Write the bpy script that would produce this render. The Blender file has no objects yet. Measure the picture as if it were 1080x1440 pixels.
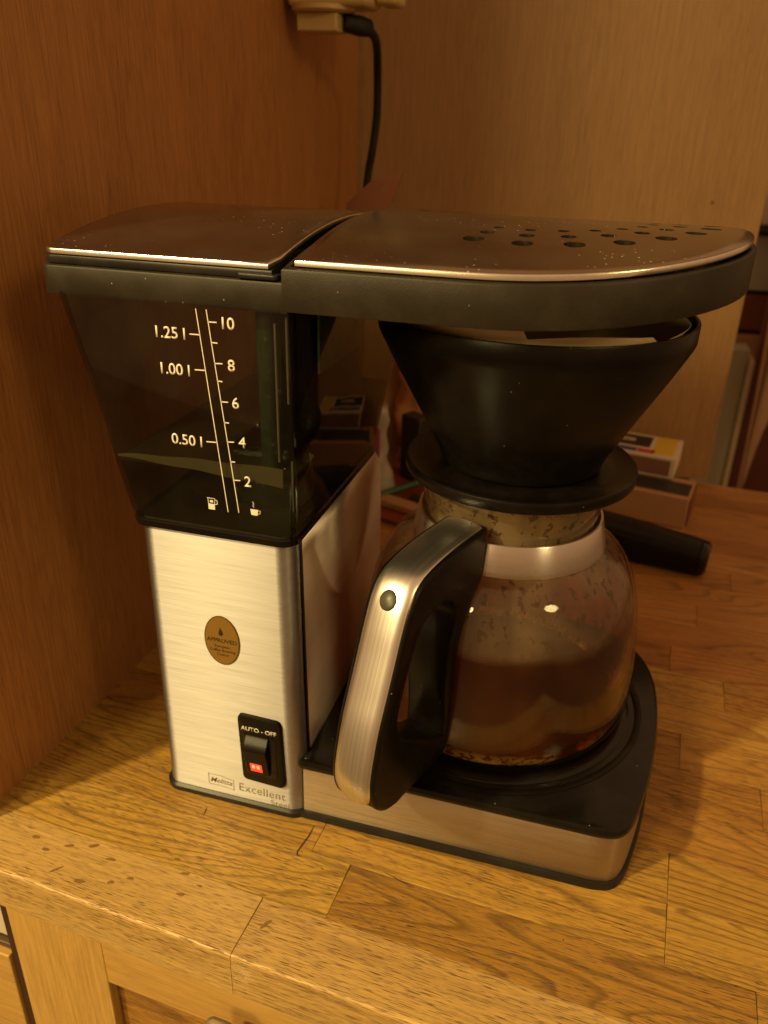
import bpy, bmesh, math, random
from mathutils import Vector, Matrix, noise
random.seed(7)
S = bpy.context.scene
COL = S.collection
R = math.radians

# ------------------------------------------------------------------ camera
cam_d = bpy.data.cameras.new('camera')
cam = bpy.data.objects.new('camera', cam_d); COL.objects.link(cam)
r_ = Vector((0.9599798, 0.27904476, 0.02393351)); u_ = Vector((-0.14174633, 0.41037695, 0.90083225))
f_ = Vector((-0.24155076, 0.86817324, -0.43350715))
M = Matrix((r_, u_, -f_)).transposed().to_4x4(); M.translation = Vector((0.22913782, -0.33790354, 0.38368064))
cam.matrix_world = M
cam_d.sensor_fit = 'VERTICAL'; cam_d.sensor_height = 24; cam_d.lens = 24 * 1136.4 / 1440
cam_d.clip_start = .01; cam_d.clip_end = 50
cam_d.dof.use_dof = True; cam_d.dof.focus_distance = .40; cam_d.dof.aperture_fstop = 6.3
S.camera = cam

# ------------------------------------------------------------------ world, lamps, exposure
W = bpy.data.worlds.new('World'); S.world = W; W.use_nodes = True
bg = W.node_tree.nodes['Background']; bg.inputs[0].default_value = (1.0, .50, .20, 1); bg.inputs[1].default_value = .38
wt = W.node_tree; tcw = wt.nodes.new('ShaderNodeTexCoord'); spw = wt.nodes.new('ShaderNodeSeparateXYZ'); rw = wt.nodes.new('ShaderNodeValToRGB')
mpw = wt.nodes.new('ShaderNodeMapRange'); mpw.inputs[1].default_value = -1; wt.links.new(tcw.outputs['Generated'], spw.inputs[0]); wt.links.new(spw.outputs[2], mpw.inputs[0]); wt.links.new(mpw.outputs[0], rw.inputs[0])
rw.color_ramp.elements[0].color = (.55, .24, .08, 1); rw.color_ramp.elements[0].position = .25; rw.color_ramp.elements[1].color = (1.15, .60, .25, 1); rw.color_ramp.elements[1].position = .8
wt.links.new(rw.outputs[0], bg.inputs[0])
def lamp(name, loc, target, power, size, color):
    d = bpy.data.lights.new(name, 'AREA'); d.shape = 'DISK'; d.size = size; d.energy = power; d.color = color
    o = bpy.data.objects.new(name, d); COL.objects.link(o); o.location = loc
    o.rotation_euler = (Vector(target) - Vector(loc)).to_track_quat('-Z', 'Y').to_euler()
    return o
LC = (1.0, .74, .30)
lamp('kitchen_lamp', (-.84, -1.06, 1.30), (.15, .1, .1), 31, .10, LC)
lamp('second_lamp', (-.66, -1.75, 1.15), (.15, .2, .1), 20, .45, LC)
lamp('side_lamp', (1.48, -.84, 1.15), (.15, .1, .15), 3.8, .35, LC)
S.view_settings.view_transform = 'Standard'; S.view_settings.look = 'None'
S.view_settings.exposure = 0.22; S.view_settings.gamma = 1; S.view_settings.use_curve_mapping = False
cy = S.cycles
cy.use_denoising = True
cy.max_bounces = 12; cy.transmission_bounces = 12; cy.transparent_max_bounces = 24; cy.glossy_bounces = 6; cy.diffuse_bounces = 4
cy.sample_clamp_indirect = 4.0

# ------------------------------------------------------------------ node helpers
def new_mat(name):
    m = bpy.data.materials.new(name); m.use_nodes = True
    nt = m.node_tree; nt.nodes.clear()
    out = nt.nodes.new('ShaderNodeOutputMaterial')
    return m, nt, out
def N(nt, t, **kw):
    n = nt.nodes.new(t)
    for k, v in kw.items():
        if k.startswith('i_'):
            key = k[2:]
            key = int(key) if key.isdigit() else key
            n.inputs[key].default_value = v
        else: setattr(n, k, v)
    return n
def L(nt, a, b): nt.links.new(a, b)
def ramp(nt, src, stops, interp='LINEAR'):
    n = nt.nodes.new('ShaderNodeValToRGB'); n.color_ramp.interpolation = interp
    e = n.color_ramp.elements
    while len(e) < len(stops): e.new(.5)
    for i, (p, c) in enumerate(stops):
        e[i].position = p; e[i].color = c if len(c) == 4 else (*c, 1)
    L(nt, src, n.inputs[0]); return n
def principled(nt, out, **kw):
    p = nt.nodes.new('ShaderNodeBsdfPrincipled')
    for k, v in kw.items(): p.inputs[k.replace('_', ' ')].default_value = v
    L(nt, p.outputs[0], out.inputs[0]); return p
def coords(nt, scale=(1, 1, 1), rnd=True, kind='Object', rot=(0, 0, 0)):
    tc = N(nt, 'ShaderNodeTexCoord')
    v = tc.outputs[kind]
    if rnd:
        oi = N(nt, 'ShaderNodeObjectInfo')
        mul = N(nt, 'ShaderNodeMath', operation='MULTIPLY', i_1=37.0); L(nt, oi.outputs['Random'], mul.inputs[0])
        add = N(nt, 'ShaderNodeVectorMath', operation='ADD'); L(nt, v, add.inputs[0]); L(nt, mul.outputs[0], add.inputs[1]); v = add.outputs[0]
    mp = N(nt, 'ShaderNodeMapping'); mp.inputs['Scale'].default_value = scale; mp.inputs['Rotation'].default_value = rot
    L(nt, v, mp.inputs[0]); return mp.outputs[0]
def noise_n(nt, vec, scale, detail=3, rough=.5, dist=0):
    n = N(nt, 'ShaderNodeTexNoise'); n.inputs['Scale'].default_value = scale; n.inputs['Detail'].default_value = detail
    n.inputs['Roughness'].default_value = rough; n.inputs['Distortion'].default_value = dist
    L(nt, vec, n.inputs['Vector']); return n.outputs[0]
def mixc(nt, fac, a, b, mode='MIX'):
    n = N(nt, 'ShaderNodeMix', data_type='RGBA', blend_type=mode)
    for sock, v in ((n.inputs[0], fac), (n.inputs[6], a), (n.inputs[7], b)):
        if isinstance(v, (int, float)): sock.default_value = v
        elif isinstance(v, tuple): sock.default_value = v if len(v) == 4 else (*v, 1)
        else: L(nt, v, sock)
    return n.outputs[2]
def bump(nt, h, strength, dist, normal=None):
    b = N(nt, 'ShaderNodeBump'); b.inputs['Strength'].default_value = strength; b.inputs['Distance'].default_value = dist
    L(nt, h, b.inputs['Height'])
    if normal: L(nt, normal, b.inputs['Normal'])
    return b.outputs[0]
def simple(name, col, rough=.5, metal=0, spec=.5, var=.0, bumps=0, bscale=300):
    m, nt, out = new_mat(name)
    p = principled(nt, out, Roughness=rough, Metallic=metal)
    p.inputs['Specular IOR Level'].default_value = spec
    v = coords(nt, rnd=False)
    n = noise_n(nt, v, 60, 4, .6)
    c2 = tuple(x * (1 - var) for x in col)
    L(nt, mixc(nt, n, col, c2), p.inputs['Base Color'])
    rr = N(nt, 'ShaderNodeMapRange'); rr.inputs[3].default_value = rough * .85; rr.inputs[4].default_value = min(1, rough * 1.2)
    L(nt, n, rr.inputs[0]); L(nt, rr.outputs[0], p.inputs['Roughness'])
    if bumps:
        L(nt, bump(nt, noise_n(nt, v, bscale, 3), bumps, .0004), p.inputs['Normal'])
    return m

# ------------------------------------------------------------------ materials
def wood(name, light, dark, pore, along='x', pores=1.0, rough=.38, tone=.25, ring=1.0, porelen=130, porefreq=2600):
    m, nt, out = new_mat(name)
    p = principled(nt, out)
    ax = {'x': 0, 'y': 1, 'z': 2}[along]
    def sc(a, b): s = [b, b, b]; s[ax] = a; return tuple(s)
    # growth bands stretched along the grain
    v1 = coords(nt, sc(1.6, 22))
    n1 = noise_n(nt, v1, 1.0, 3, .55, .6)
    # cathedral contour lines: repeat a smooth field
    v2 = coords(nt, sc(2.6, 24))
    n2 = noise_n(nt, v2, .9, 1.5, .4, .25)
    mul = N(nt, 'ShaderNodeMath', operation='MULTIPLY', i_1=24.0); L(nt, n2, mul.inputs[0])
    fr = N(nt, 'ShaderNodeMath', operation='FRACT'); L(nt, mul.outputs[0], fr.inputs[0])
    rg = ramp(nt, fr.outputs[0], [(0, (0, 0, 0)), (.60, (.10, .10, .10)), (.86, (.9, .9, .9)), (.93, (.7, .7, .7)), (1, (0, 0, 0))])
    # fine fibre
    v3 = coords(nt, sc(20, 700)); n3 = noise_n(nt, v3, 1.0, 3, .6)
    # open pores: short dark dashes
    v4 = coords(nt, sc(porelen, porefreq)); n4 = noise_n(nt, v4, 1.0, 1.5, .5)
    pr = ramp(nt, n4, [(.56, (0, 0, 0)), (.64, (1, 1, 1))])
    # pores crowd in the rings and come in patches
    patch = ramp(nt, n1, [(.38, (.42, .42, .42)), (.58, (1, 1, 1))])
    pm = N(nt, 'ShaderNodeMath', operation='MULTIPLY'); L(nt, pr.outputs[0], pm.inputs[0]); L(nt, patch.outputs[0], pm.inputs[1])
    pm2 = N(nt, 'ShaderNodeMath', operation='MULTIPLY', i_1=pores); L(nt, pm.outputs[0], pm2.inputs[0])
    c = mixc(nt, n1, light, dark)
    rm = N(nt, 'ShaderNodeMath', operation='MULTIPLY', i_1=.62 * ring); L(nt, rg.outputs[0], rm.inputs[0])
    mid = tuple((a * .55 + b * .45) * .50 for a, b in zip(dark, pore))
    mid = tuple(max(x, y * .38) for x, y in zip(mid, dark))
    c = mixc(nt, rm.outputs[0], c, mid)
    f3 = ramp(nt, n3, [(.3, (.72, .72, .72)), (.7, (1.15, 1.15, 1.15))])
    c = mixc(nt, .8, c, f3.outputs[0], 'MULTIPLY')
    c = mixc(nt, pm2.outputs[0], c, pore)
    # every board has its own tone
    oi = N(nt, 'ShaderNodeObjectInfo')
    tr = N(nt, 'ShaderNodeMapRange'); tr.inputs[3].default_value = 1 - tone; tr.inputs[4].default_value = 1 + tone; L(nt, oi.outputs['Random'], tr.inputs[0])
    comb = N(nt, 'ShaderNodeCombineColor')
    for i in range(3):
        pw = N(nt, 'ShaderNodeMath', operation='POWER', i_1=(.7, 1.0, 1.35)[i]); L(nt, tr.outputs[0], pw.inputs[0]); L(nt, pw.outputs[0], comb.inputs[i])
    c = mixc(nt, 1.0, c, comb.outputs[0], 'MULTIPLY')
    L(nt, c, p.inputs['Base Color'])
    v5 = coords(nt, (1, 1, 1)); n5 = noise_n(nt, v5, 35, 4, .6)
    rr = N(nt, 'ShaderNodeMapRange'); rr.inputs[3].default_value = rough - .08; rr.inputs[4].default_value = rough + .14; L(nt, n5, rr.inputs[0]); L(nt, rr.outputs[0], p.inputs['Roughness'])
    hh = N(nt, 'ShaderNodeMath', operation='MULTIPLY_ADD', i_1=-1.0); L(nt, pm2.outputs[0], hh.inputs[0])
    sm = N(nt, 'ShaderNodeMath', operation='MULTIPLY', i_1=.35); L(nt, n3, sm.inputs[0]); L(nt, sm.outputs[0], hh.inputs[2])
    L(nt, bump(nt, hh.outputs[0], .5, .0006), p.inputs['Normal'])
    return m
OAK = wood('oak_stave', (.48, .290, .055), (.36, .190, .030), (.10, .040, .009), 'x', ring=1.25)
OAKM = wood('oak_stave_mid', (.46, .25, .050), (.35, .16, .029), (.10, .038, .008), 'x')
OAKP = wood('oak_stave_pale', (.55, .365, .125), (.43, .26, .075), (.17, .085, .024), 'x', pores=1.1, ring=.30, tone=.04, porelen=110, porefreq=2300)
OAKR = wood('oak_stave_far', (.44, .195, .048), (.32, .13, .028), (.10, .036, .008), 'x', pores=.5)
CAB = wood('cabinet_oak', (.54, .335, .095), (.43, .245, .058), (.24, .11, .03), 'x', pores=.15, ring=.15, tone=.03, rough=.42)
CABV = wood('cabinet_oak_upright', (.54, .335, .095), (.43, .245, .058), (.24, .11, .03), 'z', pores=.15, ring=.15, tone=.03, rough=.42)
VEN = wood('side_panel_veneer', (.43, .200, .066), (.34, .145, .044), (.21, .075, .021), 'z', pores=.5, ring=.2, tone=.02, rough=.36, porelen=45, porefreq=900)
BACKV = wood('back_panel_veneer', (.38, .22, .09), (.33, .185, .072), (.25, .135, .05), 'z', pores=.45, ring=.05, tone=.02, rough=.45, porelen=60, porefreq=900)
OAK_EDGE = wood('oak_edge', (.60, .31, .075), (.42, .19, .038), (.14, .05, .01), 'x', pores=.8, tone=.12)

def steel(name, base=(.80, .77, .72), rough=.30, along='x', aniso=.6, dust=0.0, brush=.25, cvar=.86, freq=1400, across=None):
    m, nt, out = new_mat(name)
    p = principled(nt, out, Metallic=1.0, Roughness=rough)
    ax = {'x': 0, 'y': 1, 'z': 2}[along]
    s = [freq] * 3; s[ax] = freq / 50
    v = coords(nt, tuple(s), rnd=False); n = noise_n(nt, v, 1.0, 2, .6)
    s2 = [260, 260, 260]; s2[ax] = 9
    n2 = noise_n(nt, coords(nt, tuple(s2), rnd=False), 1.0, 3, .6)
    if across:
        tc = N(nt, 'ShaderNodeTexCoord'); dt = N(nt, 'ShaderNodeVectorMath', operation='DOT_PRODUCT'); dt.inputs[1].default_value = across; L(nt, tc.outputs['Object'], dt.inputs[0])
        def n1(sc):
            q = N(nt, 'ShaderNodeTexNoise'); q.noise_dimensions = '1D'; q.inputs['Scale'].default_value = sc; q.inputs['Detail'].default_value = 3; L(nt, dt.outputs['Value'], q.inputs['W']); return q.outputs[0]
        n = n1(1600); n2 = n1(420)
    c = ramp(nt, n2, [(.3, tuple(x * cvar for x in base)), (.7, base)])
    L(nt, c.outputs[0], p.inputs['Base Color'])
    rr = N(nt, 'ShaderNodeMapRange'); rr.inputs[3].default_value = rough * .75; rr.inputs[4].default_value = rough * 1.3; L(nt, n, rr.inputs[0])
    L(nt, rr.outputs[0], p.inputs['Roughness'])
    L(nt, bump(nt, n, brush, .00012), p.inputs['Normal'])
    if aniso:
        p.inputs['Anisotropic'].default_value = aniso; p.inputs['Anisotropic Rotation'].default_value = .25
        t = N(nt, 'ShaderNodeTangent', direction_type='RADIAL', axis='Z')
        L(nt, t.outputs[0], p.inputs['Tangent'])
    if dust:
        vd = coords(nt, (1, 1, 1), rnd=False)
        vor = N(nt, 'ShaderNodeTexVoronoi'); vor.inputs['Scale'].default_value = 420; L(nt, vd, vor.inputs['Vector'])
        spot = ramp(nt, vor.outputs['Distance'], [(.0, (1, 1, 1)), (.14, (1, 1, 1)), (.22, (0, 0, 0))])
        keep = ramp(nt, vor.outputs['Color'], [(.70, (0, 0, 0)), (.72, (1, 1, 1))], 'CONSTANT')
        cl = ramp(nt, noise_n(nt, vd, 22, 3, .6), [(.48, (.0, .0, .0)), (.70, (1, 1, 1))])
        a = N(nt, 'ShaderNodeMath', operation='MULTIPLY'); L(nt, spot.outputs[0], a.inputs[0]); L(nt, keep.outputs[0], a.inputs[1])
        b = N(nt, 'ShaderNodeMath', operation='MULTIPLY'); L(nt, a.outputs[0], b.inputs[0]); L(nt, cl.outputs[0], b.inputs[1])
        # fine haze of dust over everything
        hz = ramp(nt, noise_n(nt, vd, 9, 3, .6), [(.35, (.01, .01, .01)), (.8, (.07, .07, .07))])
        mx = N(nt, 'ShaderNodeMath', operation='MAXIMUM'); L(nt, b.outputs[0], mx.inputs[0]); L(nt, hz.outputs[0], mx.inputs[1])
        ml = N(nt, 'ShaderNodeMath', operation='MULTIPLY', i_1=dust); L(nt, mx.outputs[0], ml.inputs[0])
        d = N(nt, 'ShaderNodeBsdfDiffuse'); d.inputs[0].default_value = (.55, .5, .42, 1)
        ms = N(nt, 'ShaderNodeMixShader'); L(nt, ml.outputs[0], ms.inputs[0]); L(nt, p.outputs[0], ms.inputs[1]); L(nt, d.outputs[0], ms.inputs[2])
        L(nt, ms.outputs[0], out.inputs[0])
    return m
STEEL = steel('brushed_steel', base=(.47, .47, .50), rough=.52, along='x', aniso=.85, cvar=.90)
STEEL_S = steel('brushed_steel_side', base=(.80, .72, .66), rough=.50, along='y', aniso=.6, cvar=.95)
STEEL_B = steel('brushed_steel_base', base=(.46, .38, .28), rough=.40, along='x', aniso=.8, cvar=.95)
STEEL_L = steel('lid_steel', base=(.31, .23, .175), rough=.18, along='x', aniso=0, dust=.8, brush=.08)
STEEL_E = steel('lid_edge_steel', base=(.85, .82, .76), rough=.24, along='x', aniso=0, brush=.05)
STEEL_H = steel('handle_steel', base=(.90, .90, .90), rough=.32, along='z', aniso=0, brush=.05, cvar=.88, across=(.951, -.309, 0))
BAND = steel('neck_band_steel', base=(.86, .84, .84), rough=.30, along='x', aniso=.9, brush=.05, cvar=.95)

def plastic(name, col=(.012, .011, .010), rough=.32, dust=.5, fine=.15, spec=.3):
    m, nt, out = new_mat(name)
    p = principled(nt, out, Roughness=rough)
    p.inputs['Specular IOR Level'].default_value = spec
    v = coords(nt, rnd=False)
    n = noise_n(nt, v, 40, 5, .65)
    L(nt, mixc(nt, ramp(nt, n, [(.45, (0, 0, 0)), (.75, (1, 1, 1))]).outputs[0], col, tuple(x * 1.5 + .003 for x in col)), p.inputs['Base Color'])
    rr = N(nt, 'ShaderNodeMapRange'); rr.inputs[3].default_value = rough * .8; rr.inputs[4].default_value = rough * 1.35; L(nt, n, rr.inputs[0]); L(nt, rr.outputs[0], p.inputs['Roughness'])
    L(nt, bump(nt, noise_n(nt, v, 1500, 2), fine, .0002), p.inputs['Normal'])
    if dust:
        vor = N(nt, 'ShaderNodeTexVoronoi'); vor.inputs['Scale'].default_value = 330; L(nt, v, vor.inputs['Vector'])
        spot = ramp(nt, vor.outputs['Distance'], [(.0, (1, 1, 1)), (.08, (1, 1, 1)), (.13, (0, 0, 0))])
        keep = ramp(nt, vor.outputs['Color'], [(.86, (0, 0, 0)), (.88, (1, 1, 1))], 'CONSTANT')
        a = N(nt, 'ShaderNodeMath', operation='MULTIPLY'); L(nt, spot.outputs[0], a.inputs[0]); L(nt, keep.outputs[0], a.inputs[1])
        b = N(nt, 'ShaderNodeMath', operation='MULTIPLY', i_1=dust); L(nt, a.outputs[0], b.inputs[0])
        d = N(nt, 'ShaderNodeBsdfDiffuse'); d.inputs[0].default_value = (.45, .42, .36, 1)
        ms = N(nt, 'ShaderNodeMixShader'); L(nt, b.outputs[0], ms.inputs[0]); L(nt, p.outputs[0], ms.inputs[1]); L(nt, d.outputs[0], ms.inputs[2])
        L(nt, ms.outputs[0], out.inputs[0])
    return m
BLACK = plastic('black_plastic')
BLACK_M = plastic('black_matt_plastic', (.0045, .0032, .002), .31, .4, .25, .2)
BLACK_B = plastic('black_band_plastic', (.019, .0145, .009), .42, .5, .3)
BLACK_G = plastic('black_gloss_plastic', (.005, .004, .003), .16, .4, .05)
RUBBER = plastic('black_cord', (.010, .009, .008), .5, 0)

def thin_glass(name, tint, ior=1.5, rough=.02, film=None, film_col=(.2, .09, .03), film_amt=.5):
    """see-through wall: tinted transmission plus a clear surface reflection"""
    m, nt, out = new_mat(name)
    tr = N(nt, 'ShaderNodeBsdfTransparent'); tr.inputs[0].default_value = (*tint, 1)
    gl = N(nt, 'ShaderNodeBsdfGlossy'); gl.inputs['Roughness'].default_value = rough
    fr = N(nt, 'ShaderNodeFresnel'); ge = N(nt, 'ShaderNodeNewGeometry')
    mr_ = N(nt, 'ShaderNodeMapRange'); mr_.inputs[3].default_value = ior; mr_.inputs[4].default_value = 1 / ior   # the node inverts the index on back faces
    L(nt, ge.outputs['Backfacing'], mr_.inputs[0]); L(nt, mr_.outputs[0], fr.inputs[0])
    base = tr.outputs[0]
    if film:
        base = film(nt, base)
    ms = N(nt, 'ShaderNodeMixShader'); L(nt, fr.outputs[0], ms.inputs[0]); L(nt, base, ms.inputs[1]); L(nt, gl.outputs[0], ms.inputs[2])
    L(nt, ms.outputs[0], out.inputs[0]); return m
def drops(nt, base):
    v = coords(nt, rnd=False)
    n = noise_n(nt, v, 30, 4, .6)
    a = ramp(nt, n, [(.4, (.0, .0, .0)), (.8, (.02, .02, .02))])
    vor = N(nt, 'ShaderNodeTexVoronoi'); vor.inputs['Scale'].default_value = 260; L(nt, v, vor.inputs['Vector'])
    spot = ramp(nt, vor.outputs['Distance'], [(.0, (.6, .6, .6)), (.07, (.6, .6, .6)), (.11, (0, 0, 0))])
    keep = ramp(nt, vor.outputs['Color'], [(.92, (0, 0, 0)), (.93, (1, 1, 1))], 'CONSTANT')
    k = N(nt, 'ShaderNodeMath', operation='MULTIPLY'); L(nt, spot.outputs[0], k.inputs[0]); L(nt, keep.outputs[0], k.inputs[1])
    mx = N(nt, 'ShaderNodeMath', operation='MAXIMUM'); L(nt, a.outputs[0], mx.inputs[0]); L(nt, k.outputs[0], mx.inputs[1])
    d = N(nt, 'ShaderNodeBsdfDiffuse'); d.inputs[0].default_value = (.30, .28, .20, 1)
    ms = N(nt, 'ShaderNodeMixShader'); L(nt, mx.outputs[0], ms.inputs[0]); L(nt, base, ms.inputs[1]); L(nt, d.outputs[0], ms.inputs[2])
    return ms.outputs[0]
SMOKE = thin_glass('smoked_tank_plastic', (.56, .56, .48), 1.55, .012, drops)
WATERM = thin_glass('water', (.62, .61, .52), 1.33, .02)
GLASS = thin_glass('jug_glass', (.97, .96, .93), 1.5, .015)
def _olive_sheen(nt, base, am=.07):  # even olive diffuse standing in for reflections on the water surface
    d = N(nt, 'ShaderNodeBsdfDiffuse'); d.inputs[0].default_value = (.36, .33, .20, 1)
    ms = N(nt, 'ShaderNodeMixShader'); ms.inputs[0].default_value = am; L(nt, base, ms.inputs[1]); L(nt, d.outputs[0], ms.inputs[2]); return ms.outputs[0]
WSURF = thin_glass('water_surface', (.6, .6, .5), 1.33, .03, _olive_sheen)
def coffee_film():
    """dried coffee and condensation on the inner wall: brown tint, streaks, blotches and clear patches"""
    m, nt, out = new_mat('coffee_film')
    g = lambda x: (x, x, x)
    tc = N(nt, 'ShaderNodeTexCoord'); sep = N(nt, 'ShaderNodeSeparateXYZ'); L(nt, tc.outputs['Object'], sep.inputs[0])
    vs = coords(nt, (75, 75, 7), rnd=False); st = noise_n(nt, vs, 1.0, 4, .6)
    vb = coords(nt, (1, 1, 1), rnd=False); big = noise_n(nt, vb, 24, 3, .5)
    # wobble the height so that the tide lines are not ruler straight
    wob = N(nt, 'ShaderNodeMath', operation='MULTIPLY_ADD', i_1=.012); L(nt, noise_n(nt, vb, 18, 2, .5), wob.inputs[0]); L(nt, sep.outputs[2], wob.inputs[2])
    zz = N(nt, 'ShaderNodeMapRange'); zz.inputs[1].default_value = .051; zz.inputs[2].default_value = .206; L(nt, wob.outputs[0], zz.inputs[0])
    tint = ramp(nt, zz.outputs[0], [(0, (.74, .36, .14)), (.35, (.70, .32, .14)), (.49, (.74, .40, .20)), (.53, (.92, .78, .62)), (.75, (.93, .84, .70)), (1, (.90, .80, .62))])
    sd = ramp(nt, st, [(.35, (.62, .55, .50)), (.65, (1.2, 1.15, 1.1))])
    tcol = mixc(nt, .8, tint.outputs[0], sd.outputs[0], 'MULTIPLY')
    tr = N(nt, 'ShaderNodeBsdfTransparent'); L(nt, tcol, tr.inputs[0])
    d = N(nt, 'ShaderNodeBsdfDiffuse')
    dc = ramp(nt, zz.outputs[0], [(0, (.32, .11, .030)), (.42, (.24, .065, .024)), (.49, (.26, .08, .03)), (.53, (.42, .29, .17)), (.75, (.44, .33, .21)), (.84, (.55, .45, .28)), (1, (.58, .48, .30))]); L(nt, dc.outputs[0], d.inputs[0])
    tl = N(nt, 'ShaderNodeBsdfTranslucent'); L(nt, dc.outputs[0], tl.inputs[0])
    dm = N(nt, 'ShaderNodeMixShader'); dm.inputs[0].default_value = .5; L(nt, d.outputs[0], dm.inputs[1]); L(nt, tl.outputs[0], dm.inputs[2])
    amt = ramp(nt, zz.outputs[0], [(0, g(.28)), (.35, g(.26)), (.48, g(.26)), (.52, g(.50)), (.70, g(.40)), (.80, g(.40)), (.86, g(.40)), (1, g(.40))])
    ab = ramp(nt, big, [(.35, g(.45)), (.65, g(1.4))])
    af = mixc(nt, 1.0, amt.outputs[0], ab.outputs[0], 'MULTIPLY')
    m1 = N(nt, 'ShaderNodeMixShader'); L(nt, af, m1.inputs[0]); L(nt, tr.outputs[0], m1.inputs[1]); L(nt, dm.outputs[0], m1.inputs[2])
    up = N(nt, 'ShaderNodeMapRange'); up.inputs[1].default_value = .115; up.inputs[2].default_value = .15; L(nt, sep.outputs[2], up.inputs[0])
    spots = ramp(nt, noise_n(nt, coords(nt, (1, 1, .8), rnd=False), 190, 3, .6), [(.575, (0, 0, 0)), (.60, (.8, .8, .8))])
    sf = N(nt, 'ShaderNodeMath', operation='MULTIPLY'); L(nt, spots.outputs[0], sf.inputs[0]); L(nt, up.outputs[0], sf.inputs[1])
    dk = N(nt, 'ShaderNodeBsdfDiffuse'); dk.inputs[0].default_value = (.045, .020, .008, 1)
    m2 = N(nt, 'ShaderNodeMixShader'); L(nt, sf.outputs[0], m2.inputs[0]); L(nt, m1.outputs[0], m2.inputs[1]); L(nt, dk.outputs[0], m2.inputs[2])
    lo = N(nt, 'ShaderNodeMapRange'); lo.inputs[1].default_value = .062; lo.inputs[2].default_value = .050; L(nt, sep.outputs[2], lo.inputs[0])
    fo = ramp(nt, noise_n(nt, vb, 230, 4, .6), [(.44, (0, 0, 0)), (.54, (.9, .9, .9))])
    lm = N(nt, 'ShaderNodeMath', operation='MULTIPLY'); L(nt, fo.outputs[0], lm.inputs[0]); L(nt, lo.outputs[0], lm.inputs[1])
    bb = ramp(nt, big, [(.46, (0, 0, 0)), (.54, (1, 1, 1))])
    lm2 = N(nt, 'ShaderNodeMath', operation='MULTIPLY'); L(nt, lm.outputs[0], lm2.inputs[0]); L(nt, bb.outputs[0], lm2.inputs[1])
    fd = N(nt, 'ShaderNodeBsdfDiffuse'); fd.inputs[0].default_value = (.55, .37, .12, 1)
    m3 = N(nt, 'ShaderNodeMixShader'); L(nt, lm2.outputs[0], m3.inputs[0]); L(nt, m2.outputs[0], m3.inputs[1]); L(nt, fd.outputs[0], m3.inputs[2])
    L(nt, m3.outputs[0], out.inputs[0]); return m
FILM = coffee_film()
COFFEE = simple('coffee', (.012, .004, .0015), .06)
def emit(name, col, s):
    m, nt, out = new_mat(name); p = principled(nt, out, Roughness=.3); p.inputs['Base Color'].default_value = (*col, 1)
    p.inputs['Emission Color'].default_value = (*col, 1); p.inputs['Emission Strength'].default_value = s; return m
NEON = emit('neon_lens', (1.0, .05, .02), 1.0)
NEON2 = emit('neon_core', (1.0, .22, .12), 1.6)
PRINT = simple('cream_print', (.72, .68, .58), .6)
PRINT_G = simple('grey_print', (.20, .17, .12), .5)
PRINT_K = simple('black_print', (.018, .012, .006), .5)
GOLD = simple('gold_sticker', (.30, .17, .035), .42, metal=.35, var=.2)
GOLD_R = simple('sticker_rim', (.12, .075, .015), .42, metal=.3)
PAPER = simple('filter_paper', (.74, .58, .32), .8, var=.12)
CARD = simple('brown_cardboard', (.42, .22, .10), .75, var=.15)
CARD_R = simple('red_brown_card', (.17, .055, .022), .95, var=.15)
WHITE_C = simple('white_card', (.62, .52, .40), .6, var=.05)
YEL = simple('yellow_print', (.62, .42, .03), .55)
BLU = simple('blue_print', (.05, .05, .20), .55)
REDP = simple('red_print', (.45, .03, .02), .55)
DARKP = simple('dark_print', (.02, .015, .015), .5)
STRIKE = simple('striking_surface', (.24, .11, .075), .9, var=.3, bumps=.5, bscale=1500)
IVORY = simple('ivory_plastic', (.55, .42, .18), .4, var=.05)
GREYK = simple('grey_tank_floor', (.13, .125, .12), .22, var=.7)
GREENP = simple('green_tinted_plastic', (.028, .050, .030), .2, var=.3)

# ------------------------------------------------------------------ geometry helpers
def link(name, me, mat, parent=None, smooth=True, loc=(0, 0, 0)):
    if mat is not None and not me.materials: me.materials.append(mat)
    if smooth:
        for p in me.polygons: p.use_smooth = True
    o = bpy.data.objects.new(name, me); COL.objects.link(o); o.location = loc
    if parent is not None: adopt(o, parent)
    return o
def adopt(o, parent):
    o.parent = parent
    p = parent; acc = Vector((0, 0, 0))
    mw = world_m(parent)
    o.matrix_parent_inverse = mw.inverted()
def world_m(o):
    m = Matrix.LocRotScale(o.location, o.rotation_euler, o.scale)
    if o.parent: m = world_m(o.parent) @ o.matrix_parent_inverse @ m
    return m
def pyd(name, v, f, mat, parent=None, smooth=True, sharp=35, bevel=0, bseg=2):
    me = bpy.data.meshes.new(name); me.from_pydata([tuple(x) for x in v], [], f); me.update()
    bm = bmesh.new(); bm.from_mesh(me); bmesh.ops.recalc_face_normals(bm, faces=bm.faces); bm.to_mesh(me); bm.free()
    o = link(name, me, mat, parent, smooth)
    if bevel:
        b = o.modifiers.new('bevel', 'BEVEL'); b.width = bevel; b.segments = bseg; b.limit_method = 'ANGLE'; b.angle_limit = R(30)
    if smooth and sharp: sharpen(me, sharp)
    return o
def sharpen(me, deg):
    bm = bmesh.new(); bm.from_mesh(me)
    for e in bm.edges:
        e.smooth = not (len(e.link_faces) == 2 and e.calc_face_angle(0) > R(deg))
    bm.to_mesh(me); bm.free()
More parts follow.
